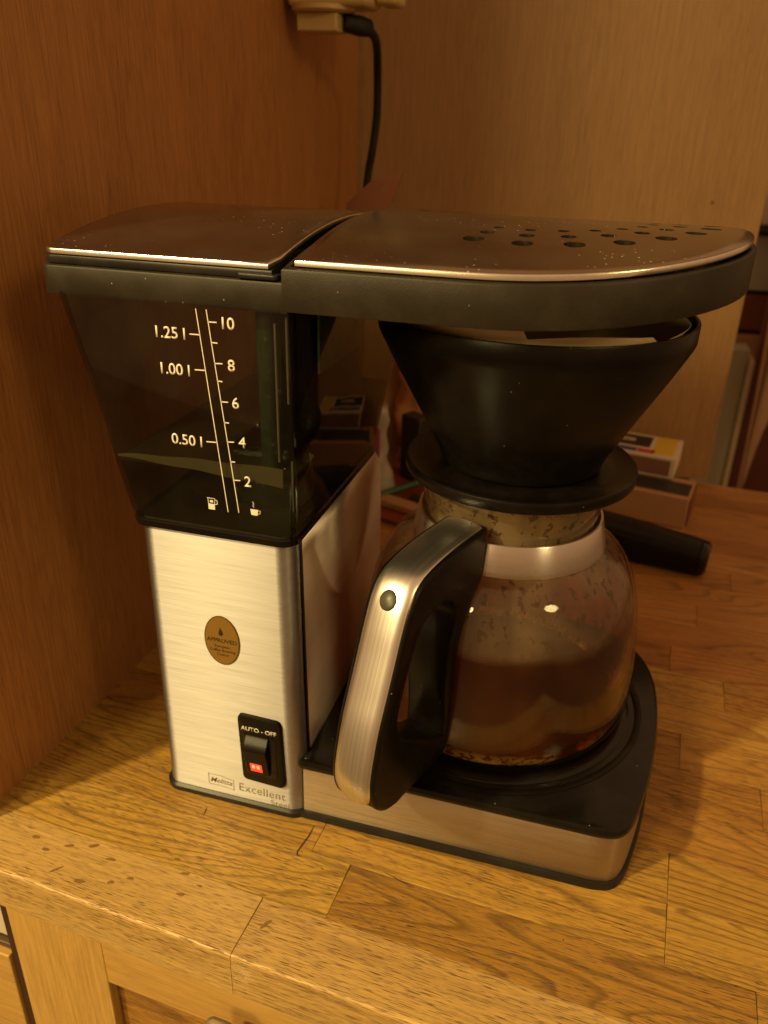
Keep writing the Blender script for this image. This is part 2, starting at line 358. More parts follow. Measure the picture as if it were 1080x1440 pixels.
def loft(name, rings, mat, parent=None, cap0=True, cap1=True, closed=True, sharp=35, cyc=False):
    n = len(rings[0]); v = [p for r in rings for p in r]; f = []
    m = len(rings)
    for i in range(m if cyc else m - 1):
        a, b = i * n, ((i + 1) % m) * n
        for j in range(n if closed else n - 1):
            k = (j + 1) % n; f.append((a + j, a + k, b + k, b + j))
    if cap0 and not cyc: f.append(tuple(range(n - 1, -1, -1)))
    if cap1 and not cyc: f.append(tuple(range((m - 1) * n, m * n)))
    return pyd(name, v, f, mat, parent, True, sharp)
def rpoly(pts, rad, seg=6):
    """outline with rounded corners, anticlockwise"""
    out = []; n = len(pts)
    for i in range(n):
        p = Vector(pts[i]).to_2d(); a = Vector(pts[i - 1]).to_2d(); b = Vector(pts[(i + 1) % n]).to_2d()
        r = rad[i] if isinstance(rad, (list, tuple)) else rad
        if r <= 0: out.append((p.x, p.y)); continue
        d1 = (a - p).normalized(); d2 = (b - p).normalized()
        ang = d1.angle(d2); t = min(r / math.tan(ang / 2), (a - p).length * .49, (b - p).length * .49); rr = t * math.tan(ang / 2)
        c = p + (d1 + d2).normalized() * (rr / math.sin(ang / 2))
        s = p + d1 * t - c; e = p + d2 * t - c
        a0 = math.atan2(s.y, s.x); a1 = math.atan2(e.y, e.x)
        while a1 - a0 > math.pi: a1 -= 2 * math.pi
        while a1 - a0 < -math.pi: a1 += 2 * math.pi
        for k in range(seg + 1):
            th = a0 + (a1 - a0) * k / seg; out.append((c.x + rr * math.cos(th), c.y + rr * math.sin(th)))
    return out
def offset(poly, d):
    """move an anticlockwise outline inwards by d"""
    n = len(poly); out = []
    for i in range(n):
        p = Vector(poly[i]); a = Vector(poly[i - 1]); b = Vector(poly[(i + 1) % n])
        e1 = (p - a); e2 = (b - p)
        if e1.length < 1e-7: e1 = e2
        if e2.length < 1e-7: e2 = e1
        n1 = Vector((-e1.y, e1.x)).normalized(); n2 = Vector((-e2.y, e2.x)).normalized()
        q = (n1 + n2).normalized(); c = max(.4, q.dot(n1)); out.append((p.x + q.x * d / c, p.y + q.y * d / c))
    return out
def slab(name, poly, z0, z1, mat, parent=None, b=.001, zf=None, bb=None, sink=0):
    """outline extruded from z0 to z1 with softened rims; zf(x, y) adds height"""
    zf = zf or (lambda x, y: 0); bb = b if bb is None else bb
    R3 = lambda pl, z: [(x, y, z + zf(x, y)) for x, y in pl]
    rings = []
    if bb: rings += [R3(offset(poly, bb), z0), R3(offset(poly, bb * .3), z0 + bb * .3)]
    rings += [R3(poly, z0 + bb), R3(poly, z1 - b)]
    if b: rings += [R3(offset(poly, b * .3), z1 - b * .3), R3(offset(poly, b), z1)]
    if sink: rings += [R3(offset(poly, .003), z1), R3(offset(poly, .0035), z1 - sink)]
    return loft(name, rings, mat, parent)
def box(name, x0, x1, y0, y1, z0, z1, mat, parent=None, b=.001, seg=2):
    v = [(x, y, z) for z in (z0, z1) for y in (y0, y1) for x in (x0, x1)]
    f = [(0, 2, 3, 1), (4, 5, 7, 6), (0, 1, 5, 4), (1, 3, 7, 5), (3, 2, 6, 7), (2, 0, 4, 6)]
    return pyd(name, v, f, mat, parent, True, 35, b, seg)
def obox(name, c, ux, sx, sy, z0, z1, mat, parent=None, b=.001, seg=2):
    """box centred on c=(x,y), long side along angle ux (degrees)"""
    a = R(ux); d = Vector((math.cos(a), math.sin(a))); n = Vector((-d.y, d.x)); c = Vector(c)
    P = [c + d * (sx / 2 * i) + n * (sy / 2 * j) for i, j in ((-1, -1), (1, -1), (1, 1), (-1, 1))]
    v = [(p.x, p.y, z0) for p in P] + [(p.x, p.y, z1) for p in P]
    f = [(3, 2, 1, 0), (4, 5, 6, 7), (0, 1, 5, 4), (1, 2, 6, 5), (2, 3, 7, 6), (3, 0, 4, 7)]
    return pyd(name, v, f, mat, parent, True, 35, b, seg)
def lathe(name, prof, c, mat, parent=None, seg=96, closed=False, sharp=35):
    n = len(prof); v = []; f = []
    for i in range(seg):
        a = 2 * math.pi * i / seg
        for r, z in prof: v.append((c[0] + r * math.cos(a), c[1] + r * math.sin(a), z))
    for i in range(seg):
        a, b = i * n, ((i + 1) % seg) * n
        for j in range(n if closed else n - 1):
            k = (j + 1) % n; f.append((a + j, b + j, b + k, a + k))
    o = pyd(name, v, f, mat, parent, True, sharp)
    bm = bmesh.new(); bm.from_mesh(o.data); bmesh.ops.remove_doubles(bm, verts=bm.verts, dist=1e-6); bmesh.ops.recalc_face_normals(bm, faces=bm.faces); bm.to_mesh(o.data); bm.free()
    return o
def smooth_prof(pts, sub=6):
    out = []
    n = len(pts)
    for i in range(n - 1):
        p0 = Vector(pts[max(0, i - 1)]); p1 = Vector(pts[i]); p2 = Vector(pts[i + 1]); p3 = Vector(pts[min(n - 1, i + 2)])
        for k in range(sub):
            t = k / sub
            out.append(tuple(.5 * ((2 * p1) + (p2 - p0) * t + (2 * p0 - 5 * p1 + 4 * p2 - p3) * t * t + (3 * p1 - p0 - 3 * p2 + p3) * t ** 3)))
    out.append(tuple(pts[-1])); return out
def tube(name, pts, rad, mat, parent=None, seg=12):
    rings = []; n = len(pts)
    for i, p in enumerate(pts):
        p = Vector(p); d = (Vector(pts[min(n - 1, i + 1)]) - Vector(pts[max(0, i - 1)])).normalized()
        s = d.orthogonal().normalized() if i == 0 else (s - d * s.dot(d)).normalized(); t = d.cross(s)
        r = rad[i] if isinstance(rad, (list, tuple)) else rad
        rings.append([tuple(p + s * r * math.cos(2 * math.pi * k / seg) + t * r * math.sin(2 * math.pi * k / seg)) for k in range(seg)])
    return loft(name, rings, mat, parent)
DG = None
def text(name, s, mat, size, origin, xdir, ydir, parent=None, bold=0, align='LEFT', ext=.00012, sx=1.0, shear=0, spacing=1.0):
    c = bpy.data.curves.new(name, 'FONT'); c.body = s; c.size = 1; c.offset = bold; c.align_x = align; c.shear = shear; c.space_character = spacing
    t = bpy.data.objects.new(name, c); COL.objects.link(t)
    dg = bpy.context.evaluated_depsgraph_get(); me = bpy.data.meshes.new_from_object(t.evaluated_get(dg))
    COL.objects.unlink(t); bpy.data.objects.remove(t)
    x = Vector(xdir).normalized() * size * sx; y = Vector(ydir).normalized() * size; z = x.cross(y).normalized() * 1
    m = Matrix((x, y, z)).transposed().to_4x4(); m.translation = Vector(origin); me.transform(m)
    me.materials.clear()
    bm = bmesh.new(); bm.from_mesh(me)
    r = bmesh.ops.extrude_face_region(bm, geom=bm.faces[:]); nn = z.normalized() * ext
    bmesh.ops.translate(bm, vec=nn, verts=[e for e in r['geom'] if isinstance(e, bmesh.types.BMVert)])
    bmesh.ops.recalc_face_normals(bm, faces=bm.faces); bm.to_mesh(me); bm.free()
    return link(name, me, mat, parent, False)
def curve_solid(name, outlines, half, bevel, mat, place, parent=None, taper=None):
    """flat outline with holes, given thickness and rounded rims; place maps (s, z, w) to the world"""
    c = bpy.data.curves.new(name, 'CURVE'); c.dimensions = '2D'; c.fill_mode = 'BOTH'; c.extrude = half - bevel; c.bevel_depth = bevel; c.bevel_resolution = 3; c.offset = -bevel
    for o in outlines:
        sp = c.splines.new('POLY'); sp.points.add(len(o) - 1); sp.use_cyclic_u = True
        for q, (x, y) in zip(sp.points, o): q.co = (x, y, 0, 1)
    t = bpy.data.objects.new(name, c); COL.objects.link(t)
    dg = bpy.context.evaluated_depsgraph_get(); me = bpy.data.meshes.new_from_object(t.evaluated_get(dg))
    COL.objects.unlink(t); bpy.data.objects.remove(t)
    me.materials.clear()
    for v in me.vertices:
        s, z, w = v.co
        if taper: w *= taper(s, z)
        v.co = place(s, z, w)
    bm = bmesh.new(); bm.from_mesh(me); bmesh.ops.remove_doubles(bm, verts=bm.verts, dist=1e-6); bmesh.ops.recalc_face_normals(bm, faces=bm.faces); bm.to_mesh(me); bm.free()
    o = link(name, me, mat, parent); sharpen(me, 40); return o
def empty(name, loc, label, cat, group=None):
    o = bpy.data.objects.new(name, None); COL.objects.link(o); o.location = loc; o.empty_display_size = .02
    return tag(o, label, cat, group)
def tag(o, label=None, cat=None, group=None, kind=None):
    if label: o['label'] = label
    if cat: o['category'] = cat
    if group: o['group'] = group
    if kind: o['kind'] = kind
    return o

# ================================================================== SETTING
# side panel (left), back panel, worktop, floor
def rot2(p, a): return (p[0] * math.cos(a) - p[1] * math.sin(a), p[0] * math.sin(a) + p[1] * math.cos(a))
XD = (1, 0, 0); ZD = (0, 0, 1)

# left side panel: inner face runs from (-.0945,-.068) to (-.0725,.655)
v = [(-.0945, -.066, -.9), (-.0742, .6035, -.9), (-.0945, .6035, -.9), (-.1145, -.066, -.9)]
v += [(x, y, 1.0) for x, y, z in v]
side_panel = pyd('side_panel', v, [(3, 2, 1, 0), (4, 5, 6, 7), (0, 1, 5, 4), (1, 2, 6, 5), (2, 3, 7, 6), (3, 0, 4, 7)], VEN, None, True, 35, .0008)
tag(side_panel, 'tall reddish brown wood veneer panel standing left of the coffee maker', 'panel')
v = [(-.0960, .6045, 0.002), (.362, .6415, 0.002), (.3605, .6595, 0.002), (-.0975, .6225, 0.002)]
v += [(x, y, 1.0) for x, y, z in v]
back_panel = pyd('back_panel', v, [(3, 2, 1, 0), (4, 5, 6, 7), (0, 1, 5, 4), (1, 2, 6, 5), (2, 3, 7, 6), (3, 0, 4, 7)], BACKV, None, True, 35, .0008)
tag(back_panel, 'pale beige wood veneer back panel behind the coffee maker and matchbox', 'panel')
# small nail mark low on the back panel
o = lathe('nail_mark', [(0, 0), (.002, 0), (.0022, -.0008), (0, -.0008)], (0, 0), simple('nail_mark', (.12, .06, .02), .6), None, 16)
for vv in o.data.vertices: vv.co = Vector((.309 + vv.co.x, .6372 + vv.co.z + .0008, .316 + vv.co.y))
adopt(o, back_panel)

# worktop: glued oak staves, each its own piece
ANG = -.058
WT = empty('worktop', (.12, .28, -.03), 'golden oak butcher block worktop made of glued staves under the coffee maker', 'worktop')
ca, sa = math.cos(ANG), math.sin(ANG)
O0 = Vector((0, -.0905))
def wp(u, w): return (O0.x + u * ca - w * sa, O0.y + u * sa + w * ca)
def left_u(w):   # worktop runs under the side panel
    return -.10
def right_u(w):
    # right edge: straight line through (.3883,.2917) and (.4011,.6433)
    t = w / .72
    return .372 + .008 * t + .058 * w
SW = .0372
ends = {0: [.0866], 1: [.1235], 2: [.0992, .2965 - .18 + .0, .3395], 3: [.296], 4: [.05, .25], 5: [.14, .35], 6: [-.02, .30], 7: [.18], 8: [.06, .33], 9: [.12, .29], 10: [.2], 11: [.02, .31], 12: [.16], 13: [.08, .34], 14: [.22], 15: [.0, .28], 16: [.13], 17: [.2], 18: [.1, .3], 19: [.24]}
ends[0] = [.0866]; ends[1] = [.1235, .3395]; ends[2] = [.0985, .2960]
gap = .00014
for r in range(20):
    w0, w1 = r * SW, (r + 1) * SW
    es = [left_u(w0) - .02] + sorted(ends.get(r, [.15])) + [right_u(w0)]
    for i in range(len(es) - 1):
        a, b = es[i], es[i + 1]
        if b - a < .02: continue
        g = gap
        last = i == len(es) - 2
        b2 = right_u(w1) if last else b
        cu, cw = (a + b) / 2, (w0 + w1) / 2
        dz = random.uniform(-.00012, .00012)
        P = [(a + g, w0 + (g if r else 0)), (b - (0 if last else g), w0 + (g if r else 0)), (b2 - (0 if last else g), w1 - g), (a + g, w1 - g)]
        top = [(x - cu, y - cw, dz) for x, y in P]
        bot = [(x - cu, y - cw, -.030) for x, y in P]
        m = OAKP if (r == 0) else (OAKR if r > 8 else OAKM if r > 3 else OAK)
        bev = .0022 if r == 0 else .0004
        st = pyd('stave', bot + top, [(3, 2, 1, 0), (4, 5, 6, 7), (0, 1, 5, 4), (1, 2, 6, 5), (2, 3, 7, 6), (3, 0, 4, 7)], m, None, True, 35)
        # bevel only the top rims
        bm = bmesh.new(); bm.from_mesh(st.data)
        fr = [e for e in bm.edges if all(vv.co.z > -.01 for vv in e.verts)]
        if r == 0:
            f1 = [e for e in fr if all(vv.co.y < 0 for vv in e.verts)]
            bmesh.ops.bevel(bm, geom=f1, offset=.0024, segments=4, affect='EDGES', profile=.5)
            fr = [e for e in bm.edges if all(vv.co.z > -.0035 for vv in e.verts) and not all(vv.co.y < -SW * .4 for vv in e.verts) and len(e.link_faces) == 2 and e.calc_face_angle(0) > 1]
        bmesh.ops.bevel(bm, geom=fr, offset=.0003, segments=1, affect='EDGES')
        bm.to_mesh(st.data); bm.free()
        x, y = wp(cu, cw); st.location = (x, y, 0); st.rotation_euler = (0, 0, ANG)
        adopt(st, WT)
# dents and old stains on the front stave
STAIN = simple('old_stain', (.26, .135, .038), .5, var=.4)
for (px, py, sx, sy, an) in [(-.0130, -.0795, .0032, .0014, 5), (-.030, -.0765, .0040, .0006, 48), (-.033, -.0602, .0030, .0010, 20), (-.0445, -.0665, .0022, .0010, 0), (.004, -.075, .0018, .0010, 20), (-.0195, -.056, .003, .0012, 30), (.013, -.0695, .002, .0008, 10), (.0445, -.0705, .0024, .0009, 5), (.0315, -.0500, .0018, .0010, 0), (.0405, -.0575, .0026, .0009, 12), (-.0555, -.0605, .0024, .0012, 0), (.052, -.0625, .0016, .0007, 0), (.0965, -.0735, .0036, .0009, 60), (-.0045, -.0615, .003, .0009, 5), (.0215, -.0465, .0032, .0007, -5)]:
    n = 18; ph = random.random() * 6; a = R(an)
    ring = []
    for k in range(n):
        t = 2 * math.pi * k / n; rr = 1 + .10 * math.sin(3 * t + ph) + .07 * math.sin(5 * t + 2 * ph)
        x, y = sx * rr * math.cos(t), sy * rr * math.sin(t); ring.append((px + x * math.cos(a) - y * math.sin(a), py + x * math.sin(a) + y * math.cos(a)))
    o = pyd('stain', [(x, y, .00022) for x, y in ring] + [(px, py, .00026)], [(k, (k + 1) % n, n) for k in range(n)], STAIN, WT)
# dark crack by the tower corner
def crack(pts, wd=.0003):
    v = []; f = []
    for i, (x, y) in enumerate(pts):
        a = Vector(pts[max(0, i - 1)]); b = Vector(pts[min(len(pts) - 1, i + 1)]); d = (b - a).normalized(); nrm = Vector((-d.y, d.x)) * wd * (1 if 0 < i < len(pts) - 1 else .3)
        v += [(x + nrm.x, y + nrm.y, .00024), (x - nrm.x, y - nrm.y, .00024)]
    for i in range(len(pts) - 1): f.append((2 * i, 2 * i + 1, 2 * i + 3, 2 * i + 2))
    pyd('crack', v, f, simple('crack', (.045, .018, .006), .7), WT)
crack([(.0975, -.0035), (.0972, -.012), (.0958, -.0195), (.0950, -.0245), (.0958, -.0268), (.0985, -.0268)], .00045)
crack([(.0290, -.0095), (.0300, -.013), (.0302, -.0165)], .0003)
crack([(.147, -.0230), (.158, -.0262), (.166, -.0280)], .0003)
# splintered top edge
SPL = simple('bare_splinter', (.66, .46, .20), .7)

rc = random.Random(5)
CRM = simple('coffee_crumb', (.05, .022, .008), .8)
def crumb():
    bm = bmesh.new(); bmesh.ops.create_icosphere(bm, subdivisions=1, radius=1)
    for vv in bm.verts: vv.co *= rc.uniform(.6, 1.1)
    me = bpy.data.meshes.new('crumb'); bm.to_mesh(me); bm.free(); me.materials.append(CRM); return me
cme = crumb()
for k in range(16):
    x, y = rc.choice([(rc.uniform(.30, .38), rc.uniform(-.05, .2)), (rc.uniform(-.07, .0), rc.uniform(-.03, .09)), (rc.uniform(.05, .30), rc.uniform(-.05, -.01))])
    o = bpy.data.objects.new('crumb', cme); COL.objects.link(o); r = rc.uniform(.00025, .0006); o.scale = (r, r * .8, r * .6); o.location = (x, y, r * .5); o.rotation_euler = (0, 0, rc.uniform(0, 6)); adopt(o, WT)

# cabinet under the worktop
CB = empty('base_cabinet', (.15, .0, -.9), 'oak base cabinet with framed door directly under the worktop front', 'cabinet')
fa = ANG
def fp(u, w, z): x, y = wp(u, w); return (x, y, z)
def fbox(name, u0, u1, w0, w1, z0, z1, mat, parent, b=.0008):
    v = [(u, w, z) for z in (z0, z1) for w in (w0, w1) for u in (u0, u1)]
    cu, cw, cz = (u0 + u1) / 2, (w0 + w1) / 2, (z0 + z1) / 2
    v = [(u - cu, w - cw, z - cz) for u, w, z in v]
    o = pyd(name, v, [(0, 2, 3, 1), (4, 5, 7, 6), (0, 1, 5, 4), (1, 3, 7, 5), (3, 2, 6, 7), (2, 0, 4, 6)], mat, None, True, 35, b)
    x, y = wp(cu, cw); o.location = (x, y, cz); o.rotation_euler = (0, 0, ANG)
    if parent: adopt(o, parent)
    return o
door = fbox('door', -.060, .33, .0100, .0135, -.72, -.0380, OAKM, CB)
fbox('stile', -.0665, .0, .0035, .022, -.72, -.0325, CABV, door)
fbox('rail', .00005, .33, .0037, .022, -.0705, -.0325, CAB, door)
# bar handle: small rounded steel pull
HX, HW = .0850, -.0
kx, ky = wp(HX, -.012)
pull = slab('pull', rpoly([(-.0085, -.013), (.0085, -.013), (.0085, .004), (-.0085, .004)], .0045), -.065, -.0375, simple('satin_nickel', (.52, .48, .42), .35, metal=1), None, .0035)
for vv in pull.data.vertices:
    x, y, z = vv.co; t = (z + .0455); vv.co = (kx + x * ca - (y) * sa, ky + x * sa + y * ca, z)
adopt(pull, door); tag(pull, 'rounded satin metal door pull')
fbox('carcass', -.066, .36, .024, .6, -.88, -.0325, CABV, CB)

# neighbouring appliance left of the cabinet, seen in the lower left corner
AP = empty('built_in_oven', (-.2, .1, -.9), 'dark edged built in appliance with pale front left of the oak cabinet', 'oven')
fbox('dark_frame', -.0745, -.0672, .006, .5, -.80, -.040, simple('dark_seal', (.035, .014, .006), .5), AP)
fbox('glass_front', -.30, -.0755, .012, .016, -.0795, -.034, simple('pale_enamel', (.55, .50, .40), .3), AP)
fbox('trim', -.30, -.0755, .008, .016, -.0850, -.0802, simple('dark_trim', (.06, .03, .015), .4), AP)
fbox('drawer_front', -.30, -.0755, .004, .016, -.30, -.0856, CAB, AP)

# floor and the room beyond the worktop's right end
fl = pyd('floor', [(-3, -3, -.9), (4, -3, -.9), (4, 4, -.9), (-3, 4, -.9)], [(0, 1, 2, 3)], simple('floor_vinyl', (.20, .15, .09), .5, var=.3), None, False)
tag(fl, kind='structure')

# ================================================================== COFFEE MAKER
CM = empty('coffee_maker', (.13, .10, 0), 'black and brushed steel filter coffee maker with smoked water tank on the worktop', 'coffee maker')
YC = .104
def dome(y, h=.012):
    s = max(-.3, 1 - ((y - YC) / YC) ** 2); return h * s
# --- tower
def tring(x0, x1, y0, y1, r, z): return [(x, y, z) for x, y in rpoly([(x0, y0), (x1, y0), (x1, y1), (x0, y1)], r, 8)]
loft('tower_foot', [tring(-.0055, .0915, -.002, .168, .011, 0.0), tring(-.0055, .0915, -.002, .168, .011, .0035), tring(-.004, .090, -.0005, .166, .010, .0050)], BLACK, CM)
tower = loft('tower', [tring(-.0035, .0895, 0, .166, .0095, .0048), tring(-.003, .0890, 0, .166, .0095, .02), tring(-.0030, .0875, 0, .166, .0095, .1), tring(-.0028, .0867, 0, .166, .0095, .174), tring(-.0027, .0865, 0, .147, .0095, .1885)], STEEL, CM)
# side sheet, separated from the front wrap by a dark seam
v = []
def sx_(z): return .0895 + (.0865 - .0895) * min(1, (z - .005) / .186)
for z, yb in ((.0055, .160), (.06, .160), (.12, .160), (.174, .160), (.1880, .143)): v += [(sx_(z) + .0004, .0135, z), (sx_(z) + .0004, yb, z)]
f = [(2 * i, 2 * i + 1, 2 * i + 3, 2 * i + 2) for i in range(4)]
o = pyd('side_sheet', v, f, STEEL_S, tower)
sol = o.modifiers.new('solid', 'SOLIDIFY'); sol.thickness = .0006; sol.offset = 0
v = []
for z in (.0055, .06, .12, .174, .188): v += [(sx_(z) + .00025, .0105, z), (sx_(z) + .00025, .0137, z)]
o = pyd('seam', v, f, BLACK, tower)

# --- water tank
def tank_ring(z, ins=0):
    K = [(.1885, -.0048, .0880, .146), (.196, -.0078, .0880, .150), (.220, -.0135, .0880, .1745), (.240, -.0170, .0880, .1935), (.262, -.0228, .0880, .2000), (.3075, -.0340, .0880, .2030)]
    for i in range(len(K) - 1):
        if z <= K[i + 1][0] + 1e-9: break
    a, b = K[i], K[i + 1]; t = (z - a[0]) / (b[0] - a[0])
    x0, x1, y1 = (a[j] + (b[j] - a[j]) * t for j in (1, 2, 3))
    return [(x, y, z) for x, y in rpoly([(x0 + ins, -.0015 + ins), (x1 - ins, -.0015 + ins), (x1 - ins, y1 - ins), (x0 + ins, y1 - ins)], max(.002, .0085 - ins), 8)]
zs = [.1885, .1925, .196, .204, .212, .220, .230, .240, .250, .262, .28, .3072]
rings = [[(x, y, .1875) for x, y, z in tank_ring(.1885, .0025)]] + [tank_ring(z) for z in zs]
tank = loft('water_tank', rings, SMOKE, CM, True, False)
loft('tank_sole', [[(x, y, .1868) for x, y, z in tank_ring(.1885, .001)], [(x, y, .1872) for x, y, z in tank_ring(.1885, -.0008)], [(x, y, .1905) for x, y, z in tank_ring(.190, -.0008)], [(x, y, .1915) for x, y, z in tank_ring(.191, .0004)]], BLACK_G, CM, True, False)
loft('tank_floor', [[(x, y, .1895) for x, y, z in tank_ring(.19, .004)], [(x, y, .1905) for x, y, z in tank_ring(.19, .004)]], GREYK, tank)
loft('water', [[(x, y, .1915) for x, y, z in tank_ring(.1915, .0025)]] + [tank_ring(z, .0025) for z in (.196, .204, .212, .2225)], WATERM, tank, True, False)
loft('water_surface', [tank_ring(.2225, .0027), [(x, y, .2226) for x, y, z in tank_ring(.2226, .0035)]], WSURF, tank, False, True)
# riser housing inside the tank
slab('inner_housing', rpoly([(.056, .046), (.0850, .034), (.0850, .130), (.050, .130)], .010), .218, .306, BLACK_G, tank, .008)
loft('tank_liner', [[(max(x, .040), max(y, .034), z) for x, y, z in tank_ring(z, .0016)] for z in (.1912, .196, .204, .212, .220, .226)], BLACK_G, tank)
slab('riser_channel', rpoly([(.0655, .012), (.0740, .012), (.0740, .024), (.0655, .024)], .003), .2215, .306, GREENP, tank, .002)
slab('green_highlight', rpoly([(.0852, .044), (.0867, .044), (.0867, .112), (.0852, .112)], .0007), .266, .3035, simple('bottle_green_highlight', (.24, .38, .26), .15, var=.9), tank, .0006)  # green slab added inside the wall to paint the tank side's green highlights
GLINTM = simple('pale_grey_glint', (.20, .20, .14), .25, var=.5)  # pale tubes standing in for specular streaks at the tank corner
for x, y, z0, z1 in ((.0800, .0035, .232, .300), (.0858, .0058, .205, .232), (.0853, .0046, .262, .303)):
    tube('corner_glint', [(x, y, z0 + (z1 - z0) * k / 6) for k in range(7)], .0006, GLINTM, tank, 8)
# olive wedge painted as the water surface's sheen seen through the front wall
SHEEN = thin_glass('waterline_sheen', (.5, .5, .35), 1.2, .05, lambda nt, b: _olive_sheen(nt, b, .28))
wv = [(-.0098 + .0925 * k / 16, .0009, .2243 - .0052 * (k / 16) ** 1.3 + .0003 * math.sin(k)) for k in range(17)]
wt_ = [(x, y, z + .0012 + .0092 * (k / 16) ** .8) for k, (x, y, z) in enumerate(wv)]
pyd('waterline_sheen', wv + wt_, [(k, k + 1, 18 + k, 17 + k) for k in range(16)], SHEEN, tank)
# scale printed on the tank front
YF = -.00185
def strip(name, pts, w, mat, parent, y=YF, t=.00012):
    """flat printed line on the front through (x, z) points"""
    v = []; f = []
    for i, (x, z) in enumerate(pts):
        a = Vector(pts[max(0, i - 1)]); b = Vector(pts[min(len(pts) - 1, i + 1)]); d = (b - a).normalized(); n = Vector((-d.y, d.x)) * w / 2
        v += [(x + n.x, y, z + n.y), (x - n.x, y, z - n.y)]
    for i in range(len(pts) - 1): f.append((2 * i, 2 * i + 1, 2 * i + 3, 2 * i + 2))
    k = len(v); v += [(x, yy - t, z) for x, yy, z in v]; f += [tuple(j + k for j in reversed(q)) for q in f[:]]
    for i in range(len(pts) - 1):
        f += [(2 * i, 2 * i + 2, 2 * i + 2 + k, 2 * i + k), (2 * i + 1, 2 * i + 1 + k, 2 * i + 3 + k, 2 * i + 3)]
    f += [(0, k, k + 1, 1), (2 * len(pts) - 2, 2 * len(pts) - 1, 2 * len(pts) - 1 + k, 2 * len(pts) - 2 + k)]
    return pyd(name, v, f, mat, parent, False, 0)
strip('scale_line', [(.0434, .3050), (.0531, .2029)], .00042, PRINT, tank)
strip('scale_line', [(.0487, .3050), (.0591, .2035)], .00042, PRINT, tank)
for a, b in [((.0392, .2929), (.0445, .2930)), ((.0405, .2760), (.0457, .2762)), ((.0438, .2400), (.0491, .2403)),
             ((.0493, .2994), (.0536, .2995)), ((.0503, .2899), (.0533, .2899)), ((.0510, .2801), (.0552, .2803)), ((.0518, .2717), (.0546, .2716)),
             ((.0529, .2615), (.0569, .2617)), ((.0540, .2512), (.0567, .2512)), ((.0549, .2413), (.0588, .2416)), ((.0560, .2310), (.0587, .2311)), ((.0569, .2212), (.0609, .2215))]:
    strip('tick', [a, b], .00055, PRINT, tank)
TS = .0078
for s, x, z, al in [('1.25 l', .0373, .2900, 'RIGHT'), ('1.00 l', .0382, .2725, 'RIGHT'), ('0.50 l', .0418, .2368, 'RIGHT'),
                    ('10', .0548, .2968, 'LEFT'), ('8', .0578, .2772, 'LEFT'), ('6', .0588, .2590, 'LEFT'), ('4', .0612, .2393, 'LEFT'), ('2', .0630, .2188, 'LEFT')]:
    text('numeral', s, PRINT, TS, (x, YF, z), XD, ZD, tank, .012, al)
# little jug and cup symbols
def fpoly(name, pts, mat, parent, y=YF, t=.00012):
    n = len(pts); v = [(x, y, z) for x, z in pts] + [(x, y - t, z) for x, z in pts]
    f = [tuple(range(n)), tuple(range(2 * n - 1, n - 1, -1))] + [(i, (i + 1) % n, (i + 1) % n + n, i + n) for i in range(n)]
    return pyd(name, v, f, mat, parent, False, 0)
jx, jz = .0422, .2030
fpoly('jug_symbol', [(jx, jz), (jx + .0036, jz), (jx + .0036, jz + .0032), (jx, jz + .0032)], PRINT, tank)
strip('jug_symbol', [(jx - .0006, jz + .0065), (jx, jz + .0060), (jx + .0001, jz + .0032)], .0003, PRINT, tank)
strip('jug_symbol', [(jx - .0004, jz + .0063), (jx + .0038, jz + .0063), (jx + .0036, jz + .0032)], .0003, PRINT, tank)
strip('jug_symbol', [(jx + .0038, jz + .0056), (jx + .0050, jz + .0054), (jx + .0051, jz + .0034), (jx + .0037, jz + .0030)], .00035, PRINT, tank)
strip('jug_symbol', [(jx + .0010, jz + .0046), (jx + .0028, jz + .0046)], .0012, PRINT, tank)
cx_, cz_ = .0660, .2034
fpoly('cup_symbol', [(cx_, cz_), (cx_ + .0034, cz_), (cx_ + .0038, cz_ + .0032), (cx_ - .0004, cz_ + .0032)], PRINT, tank)
strip('cup_symbol', [(cx_ + .0037, cz_ + .0028), (cx_ + .0050, cz_ + .0028), (cx_ + .0048, cz_ + .0012), (cx_ + .0034, cz_ + .0009)], .0003, PRINT, tank)
strip('cup_symbol', [(cx_ + .0017, cz_ + .0044), (cx_ + .0010, cz_ + .0054), (cx_ + .0017, cz_ + .0062), (cx_ + .0009, cz_ + .0074)], .0003, PRINT, tank)
# droplets clinging to the tank front
for (x, z, r) in [(.0775, .294, .0011), (.0785, .279, .0006), (.0715, .2513, .0009), (.0665, .2360, .0010), (.0795, .2430, .0009), (.0835, .270, .001), (.0805, .239, .0006), (.0745, .287, .0004), (.0777, .2755, .0004), (.0782, .2665, .0005)]:
    o = lathe('droplet', [(0, 0), (r, 0), (r * .9, r * .35), (r * .5, r * .62), (0, r * .7)], (0, 0), GLASS, None, 14)
    for vv in o.data.vertices: vv.co = Vector((x + vv.co.x, -.00155 - vv.co.z, z + vv.co.y))
    adopt(o, tank)

